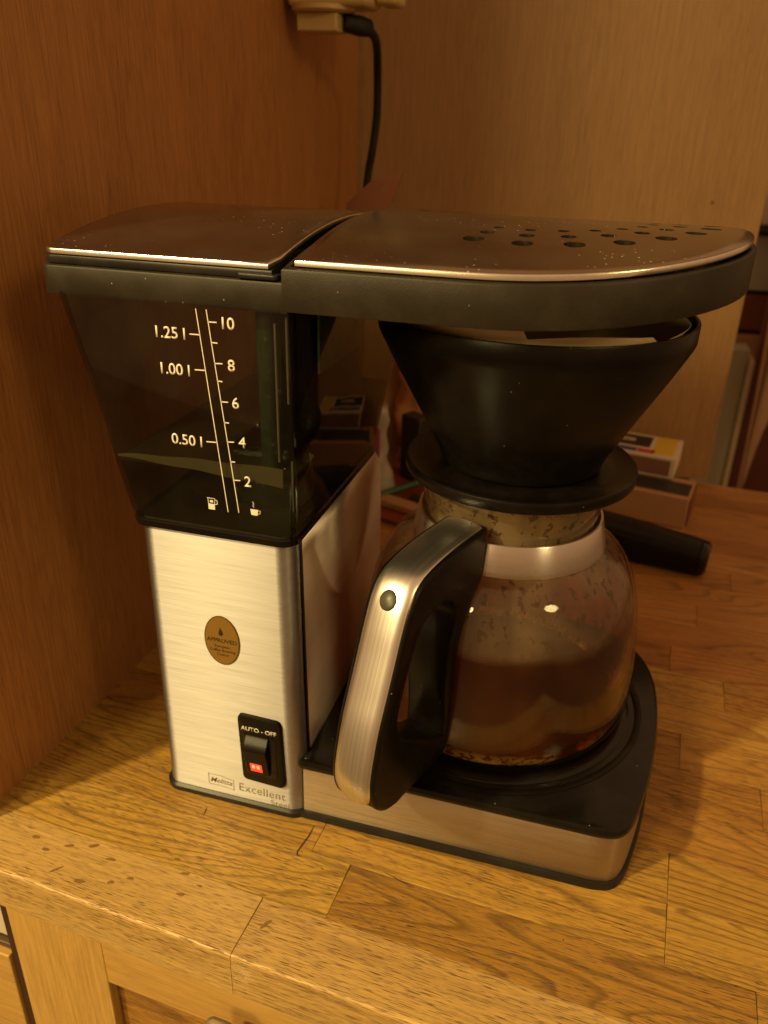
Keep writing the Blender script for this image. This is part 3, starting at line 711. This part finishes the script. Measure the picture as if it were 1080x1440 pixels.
# --- upper deck: black band, two domed steel plates
XC = .165
def deck_outline(off=0, x0=-.0360, n=40):
    A, B, ex = .1235 - off, YC - off, 2.12
    pts = rpoly([(x0 + off, off), (XC, off), (XC, 2 * YC - off), (x0 + off, 2 * YC - off)], [.005, 0, 0, .045], 10)
    # keep left part only, then the bulging right end
    i1 = [i for i, p in enumerate(pts) if abs(p[0] - XC) < 1e-6]
    left_front = [p for p in pts if p[1] < YC and p[0] < XC - .0008]; left_back = [p for p in pts if p[1] >= YC and p[0] < XC - .0008]
    arc = []
    for k in range(n + 1):
        t = -math.pi / 2 + math.pi * k / n
        c, s = math.cos(t), math.sin(t)
        arc.append((XC + A * abs(c) ** (2 / ex), YC + math.copysign(B * abs(s) ** (2 / ex), s)))
    # subdivide the straight front and back
    fr = [(left_front[-1][0] + (XC - left_front[-1][0]) * k / 10, off) for k in range(1, 10)]
    bk = [(XC + (left_back[0][0] - XC) * k / 10, 2 * YC - off) for k in range(1, 10)]
    # left_front begins at the left edge corner
    lf = sorted(left_front, key=lambda p: (p[0], -p[1])); lb = sorted(left_back, key=lambda p: (-p[0], -p[1]))
    a0, a1 = lb[-1], lf[0]
    side = [(a0[0] + (a1[0] - a0[0]) * k / 10, a0[1] + (a1[1] - a0[1]) * k / 10) for k in range(1, 10)]
    return lf + fr + arc + bk + lb + side
zf = lambda h: (lambda x, y: dome(y, h))
def cut(poly, xmin=None, xmax=None):
    out = []
    for i, p in enumerate(poly):
        q = poly[(i + 1) % len(poly)]
        ins = lambda t: (xmin is None or t[0] >= xmin) and (xmax is None or t[0] <= xmax)
        X = xmin if xmin is not None else xmax
        if ins(p): out.append(p)
        if ins(p) != ins(q):
            t = (X - p[0]) / (q[0] - p[0]); out.append((X, p[1] + t * (q[1] - p[1])))
    # split the new straight side so that it can follow the dome
    res = []
    for i, p in enumerate(out):
        q = out[(i + 1) % len(out)]; res.append(p)
        if abs(p[0] - X) < 1e-7 and abs(q[0] - X) < 1e-7:
            res += [(X, p[1] + (q[1] - p[1]) * k / 24) for k in range(1, 24)]
    return res
SPX = .0856
band_l = slab('deck_band', cut(deck_outline(0, -.0395), xmax=SPX + .002), .3052, .3192, BLACK_B, CM, .0010, zf(.010))
band_r = slab('deck_band', cut(deck_outline(-.0004), xmin=SPX), .3062, .3254, BLACK_B, CM, .0010, zf(.010), sink=.012)
lid_rim = slab('lid_rim', cut(deck_outline(.0012, -.0392), xmax=SPX - .0052), .3195, .3236, BLACK, CM, .0008, zf(.011))
slab('lid_tab', rpoly([(.064, -.0012), (.0838, -.0012), (.0838, .006), (.064, .006)], .002), .3200, .3222, BLACK, lid_rim, .0005)
def plate(name, outl, z0, z1, h, mat, parent, holes=None):
    cxm = sum(p[0] for p in outl) / len(outl); cym = YC
    rings = []
    def R3(s, z, off=0):
        pl = offset(outl, off)
        return [(cxm + (x - cxm) * s, cym + (y - cym) * s, z + dome(cym + (y - cym) * s, h)) for x, y in pl]
    rings = [R3(1, z0, .0004), R3(1, z0 + .0004, 0), R3(1, z1 - .0010, 0), R3(1, z1 - .0004, .0003), R3(1, z1, .0011)]
    for s in (.94, .86, .76, .64, .5, .35, .2, .08): rings.append(R3(s, z1, .0011))
    o = loft(name, rings, mat, parent, True, True, True, 50)
    return o
lidpoly = [p for p in cut(deck_outline(.0012, -.0385), xmax=.0815)]
lidpoly = [((p[0] - .004 * (1 - min(1, (p[1]) / .007)) ** 2) if p[0] > .0814 else p[0], p[1]) for p in lidpoly]
pl_l = plate('left_lid_plate', lidpoly, .3238, .3268, .0115, STEEL_L, CM)
pl_r = plate('brew_lid_plate', cut(deck_outline(.0016), xmin=.0912), .3258, .3290, .0115, STEEL_L, CM)
for o_ in (pl_l, pl_r):
    o_.data.materials.append(STEEL_E)
    for p in o_.data.polygons:
        if abs(p.normal.z) < .55: p.material_index = 1
pl_l['label'] = 'dark reflecting steel plate over the water tank'; pl_r['label'] = 'perforated steel plate over the filter'
# vent holes fanning over the filter: cut through with a boolean, then the cutter is removed
cutv = []; cutf = []
def add_cyl(x, y, r, z0, z1, n=24):
    k = len(cutv)
    for z in (z0, z1):
        for i in range(n): a = 2 * math.pi * i / n; cutv.append((x + r * math.cos(a), y + r * math.sin(a), z))
    cutf.extend([tuple(k + i for i in range(n - 1, -1, -1)), tuple(k + n + i for i in range(n))] + [(k + i, k + (i + 1) % n, k + n + (i + 1) % n, k + n + i) for i in range(n)])
for k in range(-1, 9):
    a = R(-90 + 15.3 * k)
    for rad, hr in ((.0865, .0050), (.0715, .0037), (.0585, .0028)):
        add_cyl(.184 + rad * math.cos(a), .1305 + rad * math.sin(a) * (1 if k < 6 else .9), hr, .30, .36)
add_cyl(.128, .186, .011, .3345, .36); add_cyl(.160, .192, .011, .3335, .36)
me = bpy.data.meshes.new('cut'); me.from_pydata(cutv, [], cutf); cutter = bpy.data.objects.new('cut', me); COL.objects.link(cutter)
for target in (pl_r,):
    bmod = target.modifiers.new('b', 'BOOLEAN'); bmod.object = cutter; bmod.operation = 'DIFFERENCE'; bmod.solver = 'EXACT'
    dg = bpy.context.evaluated_depsgraph_get(); nm = bpy.data.meshes.new_from_object(target.evaluated_get(dg)); target.modifiers.clear(); target.data = nm
COL.objects.unlink(cutter); bpy.data.objects.remove(cutter)
sharpen(pl_r.data, 50)
# thin rim lines: gap floor between the plates
# faint round emblem near the gap
o = lathe('emblem', [(.0105, 0), (.0112, .00015), (.0118, 0)], (0, 0), STEEL_E, None, 40)
for vv in o.data.vertices: vv.co = Vector((.1035 + vv.co.x, .150 + vv.co.y, vv.co.z + .3291 + dome(.150 + vv.co.y, .0115)))
adopt(o, pl_r)

for hx, hy, ra, rb in ((.118, .146, .0125, .0045), (.1335, .156, .0085, .0035)):
    hv = [(hx + ra * math.cos(2 * math.pi * k / 28), hy + rb * math.sin(2 * math.pi * k / 28)) for k in range(28)]
    pyd('grip_recess', [(x, y, .3292 + dome(y, .0115)) for x, y in hv] + [(hx, hy, .3293 + dome(hy, .0115))], [(k, (k + 1) % 28, 28) for k in range(28)], BLACK, pl_r)
# --- approval sticker
def ellipse(cx, cz, a, b, n=48, sk=0): return [(cx + a * math.cos(2 * math.pi * i / n) + sk * b * math.sin(2 * math.pi * i / n), cz + b * math.sin(2 * math.pi * i / n)) for i in range(n)]
YT = -.0002
st = fpoly('sticker', ellipse(.0432, .1207, .0108, .0163), GOLD_R, CM, YT, .0002)
fpoly('sticker_face', ellipse(.0432, .1207, .0101, .0156), GOLD, st, YT - .00022, .0001)
YS = YT - .00036
text('word', 'APPROVED', PRINT_K, .0037, (.0432, YS, .1196), XD, ZD, st, .01, 'CENTER', .00006)
for i, s in enumerate(['European', 'Coffee Brewing', 'Centre']): text('word', s, PRINT_K, .0025, (.0432, YS, .1161 - .0027 * i), XD, ZD, st, .003, 'CENTER', .00006)
fpoly('flame_symbol', [(.0424, .1295), (.0436, .1275), (.0442, .1262), (.0441, .1248), (.0432, .1240), (.0421, .1241), (.0414, .1250), (.0416, .1264), (.0422, .1278)], PRINT_K, st, YS, .00006)
# --- rocker switch
sw = slab('switch', [(0, 0)] * 3, 0, 1, BLACK_M, None) if False else None
def front_slab(name, poly, y0, depth, b, mat, parent, taper=None):
    """outline in (x, z) standing proud of the front by depth"""
    rings = [[(x, y0, z) for x, z in poly], [(x, y0 - depth + b, z) for x, z in poly], [(x, y0 - depth + b * .3, z) for x, z in offset(poly, b * .3)], [(x, y0 - depth, z) for x, z in offset(poly, b)]]
    return loft(name, rings, mat, parent)
sw = front_slab('switch_plate', rpoly([(.0515, .0235), (.0790, .0222), (.0772, .0718), (.0500, .0724)], .0035), .0003, .0030, .0012, BLACK_M, CM)
text('word', 'AUTO - OFF', PRINT, .0041, (.0638, -.0028, .0622), XD, ZD, sw, .016, 'CENTER', .0001)
# recess frame and rocker wedge
front_slab('switch_well', rpoly([(.0542, .0300), (.0748, .0292), (.0738, .0602), (.0532, .0606)], .0015), -.0026, .0004, .0002, BLACK_G, sw)
xa, xb = .0556, .0700
v = []
prof = [(.0598, -.0028), (.0592, -.0040), (.0530, -.0086), (.0518, -.0088), (.0320, -.0042), (.0310, -.0028)]
for x in (xa, xb): v += [(x, y, z) for z, y in prof]
n = len(prof); f = [tuple(range(n - 1, -1, -1)), tuple(range(n, 2 * n))] + [(i, (i + 1) % n, (i + 1) % n + n, i + n) for i in range(n)]
rk = pyd('rocker', v, f, BLACK_M, sw, True, 35, .0004)
# window of the neon lamp sits in the sloping face
def on_slope(x, z, lift):
    t = (z - .0518) / (.0320 - .0518); y = -.0088 + t * (.0046); return (x, y - lift, z)
for nm, x0, x1, z0, z1, lift, mat in [('neon_lens', .0588, .0660, .0345, .0412, .0004, NEON), ('neon_core', .0600, .0618, .0375, .0403, .00055, NEON2), ('neon_core', .0630, .0648, .0375, .0403, .00055, NEON2)]:
    v = [on_slope(x0, z0, lift), on_slope(x1, z0, lift), on_slope(x1, z1, lift), on_slope(x0, z1, lift)] + [on_slope(x0, z0, -.001), on_slope(x1, z0, -.001), on_slope(x1, z1, -.001), on_slope(x0, z1, -.001)]
    pyd(nm, v, [(0, 1, 2, 3), (7, 6, 5, 4), (0, 4, 5, 1), (1, 5, 6, 2), (2, 6, 7, 3), (3, 7, 4, 0)], mat, rk, False, 0)
# --- maker's mark and lettering
YL = -.00005
bx = [(.0268, .0190), (.0275, .0183), (.0350, .0186), (.0425, .0172), (.0436, .0176)]; bb_ = [(.0436, .0090), (.0425, .0096), (.0350, .0106), (.0278, .0103), (.0268, .0108)]
strip('logo_frame', bx + bb_ + [bx[0]], .00028, PRINT_G, CM, YL)
text('word', 'Melitta', PRINT_G, .0056, (.0350, YL, .0125), XD, (-.02, 0, 1), CM, .004, 'CENTER', .0001, .95, .35)
text('word', 'Excellent', PRINT_G, .0088, (.0468, YL, .0107), XD, ZD, CM, -.006, 'LEFT', .0001, .90, 0, 1.06)
text('word', 'Steel', PRINT_G, .0060, (.0805, YL, .0050), XD, ZD, CM, -.004, 'RIGHT', .0001, .98, 0, 1.08)

# --- heated base
K = [(.0885, .0020), (.125, .002), (.17, .002), (.21, .002), (.245, .002), (.262, .0022), (.2715, .0055), (.2770, .0150), (.2820, .035), (.2865, .060), (.2895, .090), (.2905, .120), (.2885, .148), (.281, .172), (.266, .192), (.240, .205), (.20, .210), (.15, .210), (.0885, .210)]
basep = smooth_prof(K, 4)
def dens(poly): return poly
slab('base_foot', offset(basep, -.0016), 0, .0052, BLACK, CM, .0012, None, 0)
o = slab('base_panel', offset(basep, .0004), .0050, .0378, STEEL_B, CM, .0003)
hp = slab('top_tray', offset(basep, -.0012), .0372, .0445, BLACK_G, CM, .0030)
AX = (.1845, .104); AF = (.1872, .104)
lathe('hotplate', [(0, .0447), (.078, .0447), (.0795, .0451), (.081, .0461), (.084, .0465), (.0865, .0462), (.0885, .0451), (.0885, .0430)], AX, BLACK_G, hp, 96)
lathe('hotplate_rim', [(.0925, .0435), (.0925, .0452), (.0945, .0458), (.0965, .0452), (.0965, .0435)], AX, BLACK_M, hp, 96)
box('base_post', .0886, .0930, .0035, .012, .0052, .0448, BLACK, CM, .0012)
# small water marks along the foot
for x in (.155, .1615, .205, .2085, .2102):
    lathe('droplet', [(0, .0006), (.0007, .0005), (.0010, 0)], (x, -.0035 - .0 * x), GLASS, WT, 12)

# ================================================================== JUG
JG = empty('glass_jug', (AX[0], AX[1], .0447), 'glass coffee jug stained brown with steel clad black handle on the hotplate', 'coffee jug')
outer = smooth_prof([(.0, .0454), (.030, .0453), (.064, .0454), (.0775, .0470), (.0838, .0530), (.0862, .0640), (.0862, .0780), (.0850, .0980), (.0834, .1140), (.0810, .1290), (.0762, .1440), (.0690, .1555), (.0595, .1630), (.0540, .1670), (.0522, .1740), (.0515, .1830), (.0535, .1920), (.0560, .2010)], 5)
def inset(prof, t):
    out = []
    for i, (r, z) in enumerate(prof):
        a = Vector(prof[max(0, i - 1)]); b = Vector(prof[min(len(prof) - 1, i + 1)]); d = (b - a).normalized(); n = Vector((-d.y, d.x))
        q = Vector((r, z)) + n * t; out.append((max(0, q.x), q.y))
    return out
inner = inset(outer, .0020); inner[0] = (0, inner[1][1])
lathe('glass', outer + inner[::-1], AX, GLASS, JG, 128)
film = lathe('coffee_film', inset(outer, .0024)[8:], AX, FILM, JG, 128, sharp=0)
# a little coffee left at the bottom, tilted dried edge
lathe('coffee', [(0, .0480), (.062, .0480), (.0708, .0500), (.0752, .0535), (.0752, .0536), (0, .0536)], AX, COFFEE, JG, 96)
lathe('neck_band', [(.0558, .1618), (.0574, .1618), (.0577, .1625), (.0545, .1793), (.0541, .1799), (.0529, .1799), (.0529, .1790), (.0558, .1626)], AX, BAND, JG, 128, True)
# handle
PH = R(252); HD = Vector((math.cos(PH), math.sin(PH), 0)); HN = Vector((-HD.y, HD.x, 0))
def hplace(s, z, w): return Vector((.184, .104, 0)) + HD * s + HN * w + Vector((0, 0, z))
out_c = [(.0540, .1905), (.0800, .1912), (.1040, .1900), (.1190, .1865), (.1275, .1785), (.1335, .1660), (.1395, .1500), (.1460, .1330), (.1520, .1170), (.1568, .0980), (.1580, .0860), (.1550, .0730), (.1470, .0640), (.1360, .0600)]
low_c = [(.1230, .0600), (.1050, .0590), (.0900, .0590), (.0840, .0620), (.0800, .0720), (.0790, .0850), (.0790, .1050), (.0775, .1250), (.0730, .1390), (.0640, .1500), (.0570, .1580), (.0560, .1640)]
hole_c = [(.0870, .0720), (.0960, .0760), (.1120, .0870), (.1240, .0960), (.1345, .1060), (.1370, .1180), (.1320, .1340), (.1265, .1470), (.1200, .1590), (.1110, .1650), (.1000, .1660), (.0900, .1620), (.0820, .1530), (.0815, .1440), (.0860, .1320), (.0880, .1150), (.0880, .1000), (.0865, .0850)]
oc = smooth_prof(out_c, 4)[:-1] + smooth_prof([out_c[-1]] + low_c, 4)
hc = smooth_prof(hole_c + [hole_c[0]], 3)[:-1]
HWD = .0132
hd = curve_solid('handle', [oc[::-1], hc], HWD, .0022, BLACK_M, lambda s, z, w: hplace(s, z, w), JG)
# steel cladding on the outside of the handle
so = smooth_prof(out_c[:12], 5)
sec = [(-.0108, -.0020), (-.0112, -.0006), (-.0100, .0010), (-.0070, .0018), (-.0035, .0022), (0, .0024), (.0035, .0022), (.0070, .0018), (.0100, .0010), (.0112, -.0006), (.0108, -.0020)]
rings = []
for i, (s, z) in enumerate(so):
    a = Vector(so[max(0, i - 1)]); b = Vector(so[min(len(so) - 1, i + 1)]); d = (b - a).normalized(); nn = Vector((-d.y, d.x))
    if i == 0: s += .003
    t = i / (len(so) - 1); k = 1 if t < .93 else math.sqrt(max(.05, 1 - ((t - .93) / .07) ** 2 * .55))
    rings.append([tuple(hplace(s + nn.x * h, z + nn.y * h, w * k)) for w, h in sec])
clad = loft('steel_cladding', rings, STEEL_H, hd, True, True, True, 40)
# round rivet cap at the bend
i = 26; s, z = .1283, .1775
d = Vector((.0080, -.0110)).normalized(); nn = Vector((-d.y, d.x))
prof = [(0, .0034), (.003, .0033), (.0044, .0027), (.0049, .0016), (.0049, -.001)]
v = []; f = []; seg = 32
d3 = HD * d.x + Vector((0, 0, d.y)); n3 = HD * nn.x + Vector((0, 0, nn.y))
for k in range(seg):
    a = 2 * math.pi * k / seg
    for r, h in prof: v.append(tuple(hplace(s, z, 0) + d3 * r * math.cos(a) * 1.12 + HN * r * math.sin(a) + n3 * (h - .0002)))
npf = len(prof)
for k in range(seg):
    a, b = k * npf, ((k + 1) % seg) * npf
    for j in range(npf - 1): f.append((a + j, b + j, b + j + 1, a + j + 1))
pyd('rivet_cap', v, f, plastic('rivet_plastic', (.045, .042, .028), .3, .2), hd)

# ================================================================== FILTER HOLDER
FH = empty('filter_holder', (AX[0], AX[1], .206), 'black plastic filter cone with round flange sitting on the jug', 'filter holder')
lathe('cone', [(0.0400, .211), (0.0455, .2125), (0.0468, .2150), (0.0474, .2180), (0.0564, .2345), (0.0756, .2700), (0.0828, .2842), (0.0839, .2870), (0.0840, .2960), (0.0836, .2967), (0.0823, .2967), (0.0817, .2955), (0.0816, .2870), (0.0736, .2700), (0.0449, .2180), (0.0300, .2150), (0.0000, .2150)], AF, BLACK_M, FH, 128)
lathe('flange', [(0, .2040), (.050, .2040), (.0640, .2046), (.0652, .2052), (.0660, .2064), (.0662, .2105), (.0658, .2116), (.0648, .2120), (.0635, .2116), (.0560, .2095), (.0520, .2100), (.0455, .2110), (0, .2110)], AF, BLACK_M, FH, 128)
lathe('spigot', [(.0, .196), (.046, .196), (.0475, .204), (0, .204)], AF, BLACK, FH, 64)
# paper filter: open cone whose edge stands a little above the rim
pv = []; pf = []; n = 96
prof = [(.030, .222), (.055, .255), (.0735, .287), (.0785, .2955)]
for k in range(n):
    a = 2 * math.pi * k / n
    for j, (r, z) in enumerate(prof):
        fold = .0012 * math.sin(a * 7 + 1) * (j / 3)
        up = 0
        if j == 3:
            dg_ = (math.degrees(a) - 360 if math.degrees(a) > 180 else math.degrees(a))
            if -135 < dg_ < -88: up = .0125
            elif -88 <= dg_ < -40: up = .0022 + .0018 * math.sin((dg_ + 88) / 48 * math.pi)
            else: up = -.001
        pv.append((AF[0] + (r + fold) * math.cos(a), AF[1] + (r + fold) * math.sin(a), z + up))
for k in range(n):
    a, b = k * 4, ((k + 1) % n) * 4
    for j in range(3): pf.append((a + j, b + j, b + j + 1, a + j + 1))
FP = pyd('paper_filter', pv, pf, PAPER, None, True, 0)
sol = FP.modifiers.new('solid', 'SOLIDIFY'); sol.thickness = .0003
tag(FP, 'unbleached paper coffee filter lining the black cone below the lid', 'paper filter')

# ================================================================== THINGS BEHIND
# match box on a cardboard box
B1 = empty('cardboard_box', (.25, .49, 0), 'flat brown cardboard box with dark printed top under the matchbox', 'cardboard box')
aB = -10.5
CB1 = (.246, .530)
bxx = obox('box_body', CB1, aB, .180, .055, .0032, .038, CARD, B1, .0012)
obox('printed_top', (CB1[0] + .004, CB1[1] - .004), aB, .166, .034, .0381, .0385, DARKP, B1, .0001)
obox('end_flap', (CB1[0] + .0895, CB1[1] - .0166), aB, .002, .050, .006, .036, CARD_R, B1, .0003)
fl2 = obox('cardboard_sheet', (.235, .512), aB, .195, .060, .0002, .0026, CARD, None, .0005)
tag(fl2, 'thin flat sheet of brown card lying under the cardboard box', 'card')
MBX = empty('matchbox', (.25, .55, .038), 'large matchbox with yellow, blue and red top resting on the cardboard box', 'matchbox')
CM1 = (.2635, .5745); aM = -9
obox('sleeve', CM1, aM, .112, .066, .0392, .0630, WHITE_C, MBX, .0008)
a = R(aM); dm = Vector((math.cos(a), math.sin(a))); nm_ = Vector((-dm.y, dm.x))
def mpos(u, w): q = Vector(CM1) + dm * u + nm_ * w; return (q.x, q.y)
obox('yellow_panel', mpos(.040, .002), aM, .022, .058, .0630, .0633, YEL, MBX, .00005)
obox('dark_picture', mpos(-.014, .008), aM, .076, .036, .0630, .0633, DARKP, MBX, .00005)
obox('pale_lettering', mpos(-.012, .009), aM, .036, .010, .0633, .0635, simple('pale_lettering', (.45, .32, .24), .6), MBX, .00005)
obox('blue_stripe', mpos(-.018, -.022), aM, .060, .012, .0630, .0633, BLU, MBX, .00005)
obox('red_patch', mpos(.022, -.022), aM, .018, .012, .0630, .0633, REDP, MBX, .00005)
obox('striking_surface', mpos(0, -.0331), aM, .102, .0004, .0420, .0600, STRIKE, MBX, .0001)
# black torch lying behind the jug
TR = empty('torch', (.27, .40, 0), 'black tapered torch lying on the worktop right of the jug', 'torch')
pa = Vector((.165, .437, .0215)); pb = Vector((.3465, .3985, .0165))
def rr_tube(name, p0, p1, prof, mat, parent, sq=1.0):
    d = (p1 - p0).normalized(); s = d.cross(Vector((0, 0, 1))).normalized(); t = s.cross(d); rings = []
    for k, r, in prof:
        c = p0.lerp(p1, k); ring = []
        for i in range(32):
            a = 2 * math.pi * i / 32; cc, ss = math.cos(a), math.sin(a)
            e = .75; ring.append(tuple(c + s * r * math.copysign(abs(cc) ** e, cc) + t * r * sq * math.copysign(abs(ss) ** e, ss)))
        rings.append(ring)
    return loft(name, rings, mat, parent)
rr_tube('torch_body', pa, pb, [(0, .019), (.02, .021), (.3, .021), (.6, .0200), (.9, .0172), (.955, .0165)], BLACK_M, TR)
rr_tube('torch_cap', pa, pb, [(.955, .0155), (.96, .0165), (.985, .0160), (1, .0125)], BLACK_G, TR)
# clutter left of the jug, behind the tower
obj = obox('red_brown_tray', (.030, .470), -14, .11, .13, .0004, .006, simple('red_brown_lacquer', (.24, .045, .02), .35, var=.3), None, .001)
tag(obj, 'low red brown tray lying behind the steel tower', 'tray')
# crumpled brown paper bag
def blob_bag(name, c, sx, sy, h, mat, amp, seed, an=0):
    v = []; f = []; nu, nv = 40, 18; a0 = R(an)
    for j in range(nv + 1):
        t = j / nv; z = h * t
        for i in range(nu):
            a = 2 * math.pi * i / nu; cc, ss = math.cos(a), math.sin(a)
            x = math.copysign(abs(cc) ** .6, cc) * sx * (1 - .15 * t); y = math.copysign(abs(ss) ** .6, ss) * sy * (1 - .55 * t * t)
            d = noise.noise(Vector((x * 30 + seed, y * 30, z * 26))) * amp + noise.noise(Vector((x * 75, y * 75 + seed, z * 70))) * amp * .45
            k = 1 + d / max(sx, sy)
            xx, yy = x * k, y * k
            v.append((c[0] + xx * math.cos(a0) - yy * math.sin(a0), c[1] + xx * math.sin(a0) + yy * math.cos(a0), z + (d * .8 if j == nv else 0)))
    for j in range(nv):
        for i in range(nu): f.append((j * nu + i, j * nu + (i + 1) % nu, (j + 1) * nu + (i + 1) % nu, (j + 1) * nu + i))
    f.append(tuple(range(nu - 1, -1, -1))); f.append(tuple(nv * nu + i for i in range(nu)))
    return pyd(name, v, f, mat, None, True, 0)
bag = blob_bag('paper_bag', (.045, .600), .065, .030, .152, simple('kraft_paper', (.70, .36, .16), .8, var=.3), .016, 3)
tag(bag, 'crumpled orange brown paper bag against the back panel left of the cone', 'bag')
PB = blob_bag('plastic_bag', (-.012, .478), .020, .016, .102, simple('pale_film', (.42, .36, .28), .35, var=.35), .012, 9, 20)
tag(PB, 'small pale packet with pink print beside the tower', 'packet')
PKT = obox('pink_print', (-.004, .4605), -20, .010, .001, .03, .085, simple('pink_print', (.36, .10, .18), .5), PB, .0003)
DB = obox('dark_box', (.026, .520), -30, .030, .020, .0062, .084, DARKP, None, .002)
tag(DB, 'narrow dark box standing in front of the paper bag', 'box')
RC = lathe('red_cap', [(0, 0), (.0065, 0), (.0065, .006), (.005, .0095), (0, .011)], (.050, .535), REDP, None, 24)
for vv in RC.data.vertices: vv.co.z += .066
JR = lathe('small_jar', [(0, .0062), (.013, .0062), (.0145, .009), (.0145, .05), (.009, .060), (.009, .066), (0, .066)], (.050, .535), simple('dull_jar', (.16, .08, .035), .4), None, 32)
tag(JR, 'small brown bottle with a bright red cap in front of the paper bag', 'bottle'); adopt(RC, JR)
GP = tube('green_pen', [(-.004, .432, .012), (.020, .455, .016), (.050, .485, .021)], [.0035, .0042, .0042], simple('dark_green_plastic', (.02, .07, .03), .3), None)
tag(GP, 'dark green pen leaning across the red brown tray', 'pen')
P2 = obox('flat_case', (.033, .432), -18, .050, .018, .0002, .009, CARD, None, .002); P2.location.z = .006
tag(P2, 'short brown case lying at the front of the tray', 'case')
P3 = obox('black_clip', (.050, .446), -15, .022, .014, .0065, .016, DARKP, None, .002)
tag(P3, 'small black clip on the red brown tray', 'clip')
# cardboard hang tab rising behind the lid
v = [(.005, .318, .2), (.060, .318, .2), (.0535, .300, .334), (.0605, .300, .3510), (.0345, .300, .3440), (.010, .300, .326)]
TG = empty('hang_tab_pack', (.03, .31, 0), 'red brown card pack with a punched hang tab behind the lids', 'card pack')
def tabp(x, z): return (x, .300 + (.35 - z) * .05, z)
outl = [(-.012, .0005), (.026, .0005), (.032, .300), (.0525, .331), (.0602, .3512), (.0350, .3438), (.0150, .327)]
c_out = outl; hole_t = [(.0418, .3400), (.0478, .3420), (.0492, .3372), (.0432, .3352)]
curve_solid('card_tab', [c_out, hole_t], .0006, .0001, CARD_R, lambda s, z, w: Vector((s, .300 + w, z)), TG)

# socket strip, plug and cord
SK = empty('socket_strip', (-.035, .43, .50), 'cream socket outlet fixed high in the corner above the coffee maker', 'socket')
box('socket_body', -.0745, -.0035, .405, .450, .4705, .52, IVORY, SK, .004)
box('socket_end', -.0030, .0150, .425, .460, .4735, .52, IVORY, SK, .003)
lathe('socket_lip', [(0, .4668), (.0250, .4668), (.0275, .4685), (.0275, .472), (0, .472)], (-.0480, .424), IVORY, SK, 40)
AD = box('adapter', -.0672, -.0309, .408, .440, .4525, .4666, IVORY, None, .0015)
tag(AD, 'square cream plug adapter hanging under the socket outlet', 'adapter')
PG = empty('power_plug', (-.03, .42, .46), 'black angled mains plug with cord running down behind the lids', 'plug')
rr_tube('plug_body', Vector((-.0300, .424, .4605)), Vector((-.0100, .440, .4570)), [(0, .0062), (.1, .0072), (.6, .0078), (.9, .0068), (1, .0048)], RUBBER, PG)
cord = smooth_prof([(-.0150, .436, .4585), (-.0110, .445, .4540), (-.0130, .465, .4480), (-.0190, .490, .4300), (-.0218, .50, .3917), (-.0256, .50, .3600), (-.0303, .50, .3338), (-.033, .49, .27), (-.02, .44, .16), (.01, .33, .06), (.04, .24, .03)], 6)
tube('cord', cord, .0038, RUBBER, PG, 12)

# ================================================================== ROOM BEYOND THE WORKTOP
DF = empty('door_frame', (.5, 1.5, -.9), 'pale grey door frame upright right of the back panel', 'door frame')
GREYP = simple('grey_paint', (.30, .28, .20), .5, var=.1)
def slant(name, x0, x1, y0, y1, z0, z1, mat, parent, b=.003): return box(name, x0, x1, y0, y1, z0, z1, mat, parent, b)
slant('frame_post', .450, .512, 1.50, 1.56, -.9, -.03, GREYP, DF)
slant('frame_lip', .514, .524, 1.49, 1.56, -.9, -.05, simple('cream_paint', (.42, .34, .22), .5), DF)
SH = empty('shelf_unit', (.5, 1.75, -.9), 'blurred shelves of white and dark packs beyond the back panel', 'shelf')
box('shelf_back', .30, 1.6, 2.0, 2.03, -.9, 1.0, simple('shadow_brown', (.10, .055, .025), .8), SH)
for k, (z0, z1, mat) in enumerate([(.30, .42, simple('dim_green', (.05, .06, .05), .6)), (.20, .285, WHITE_C), (.185, .198, DARKP), (.06, .18, simple('white_pack', (.40, .38, .32), .6)), (-.03, .05, CARD_R), (-.13, -.04, CARD)]):
    box('pack', .44, .60, 1.70, 1.80, z0, z1, mat, SH, .004)
box('shelf_board', .3, 1.2, 1.68, 1.95, .186, .196, DARKP, SH, .002)
# cream garment hanging
v = []; f = []; nu, nv = 24, 20
for j in range(nv + 1):
    t = j / nv
    for i in range(nu):
        s = i / (nu - 1); x = .505 + .16 * s + .012 * math.sin(s * 17 + 2 * t); zb = -.30 + .26 * s if s > .15 else -.36 + 1.2 * s
        z = .30 + (max(-.36, min(-.10, -.36 + .9 * s)) - .30) * t
        v.append((x + .02 * t * (1 - s), 1.38 + .02 * math.sin(s * 22 + t), z))
for j in range(nv):
    for i in range(nu - 1): f.append((j * nu + i, j * nu + i + 1, (j + 1) * nu + i + 1, (j + 1) * nu + i))
GM = pyd('hanging_coat', v, f, simple('cream_cloth', (.46, .30, .18), .85, var=.2), None, True, 0)
sol = GM.modifiers.new('solid', 'SOLIDIFY'); sol.thickness = .006
tag(GM, 'cream cloth garment hanging at the right edge beyond the back panel', 'coat')
RD = box('dark_red_door', .54, 1.3, 1.58, 1.61, -.60, .3, simple('dark_red_paint', (.10, .018, .010), .5, var=.2), None, .003)
tag(RD, 'dark red panel door standing behind the hanging garment', 'door')
LW = box('low_cupboard', .52, 1.3, 1.30, 1.55, -.9, -.42, simple('dim_cream_paint', (.22, .17, .09), .6, var=.3), None, .004)
tag(LW, 'low cream cupboard in front of the dark red door', 'cupboard')
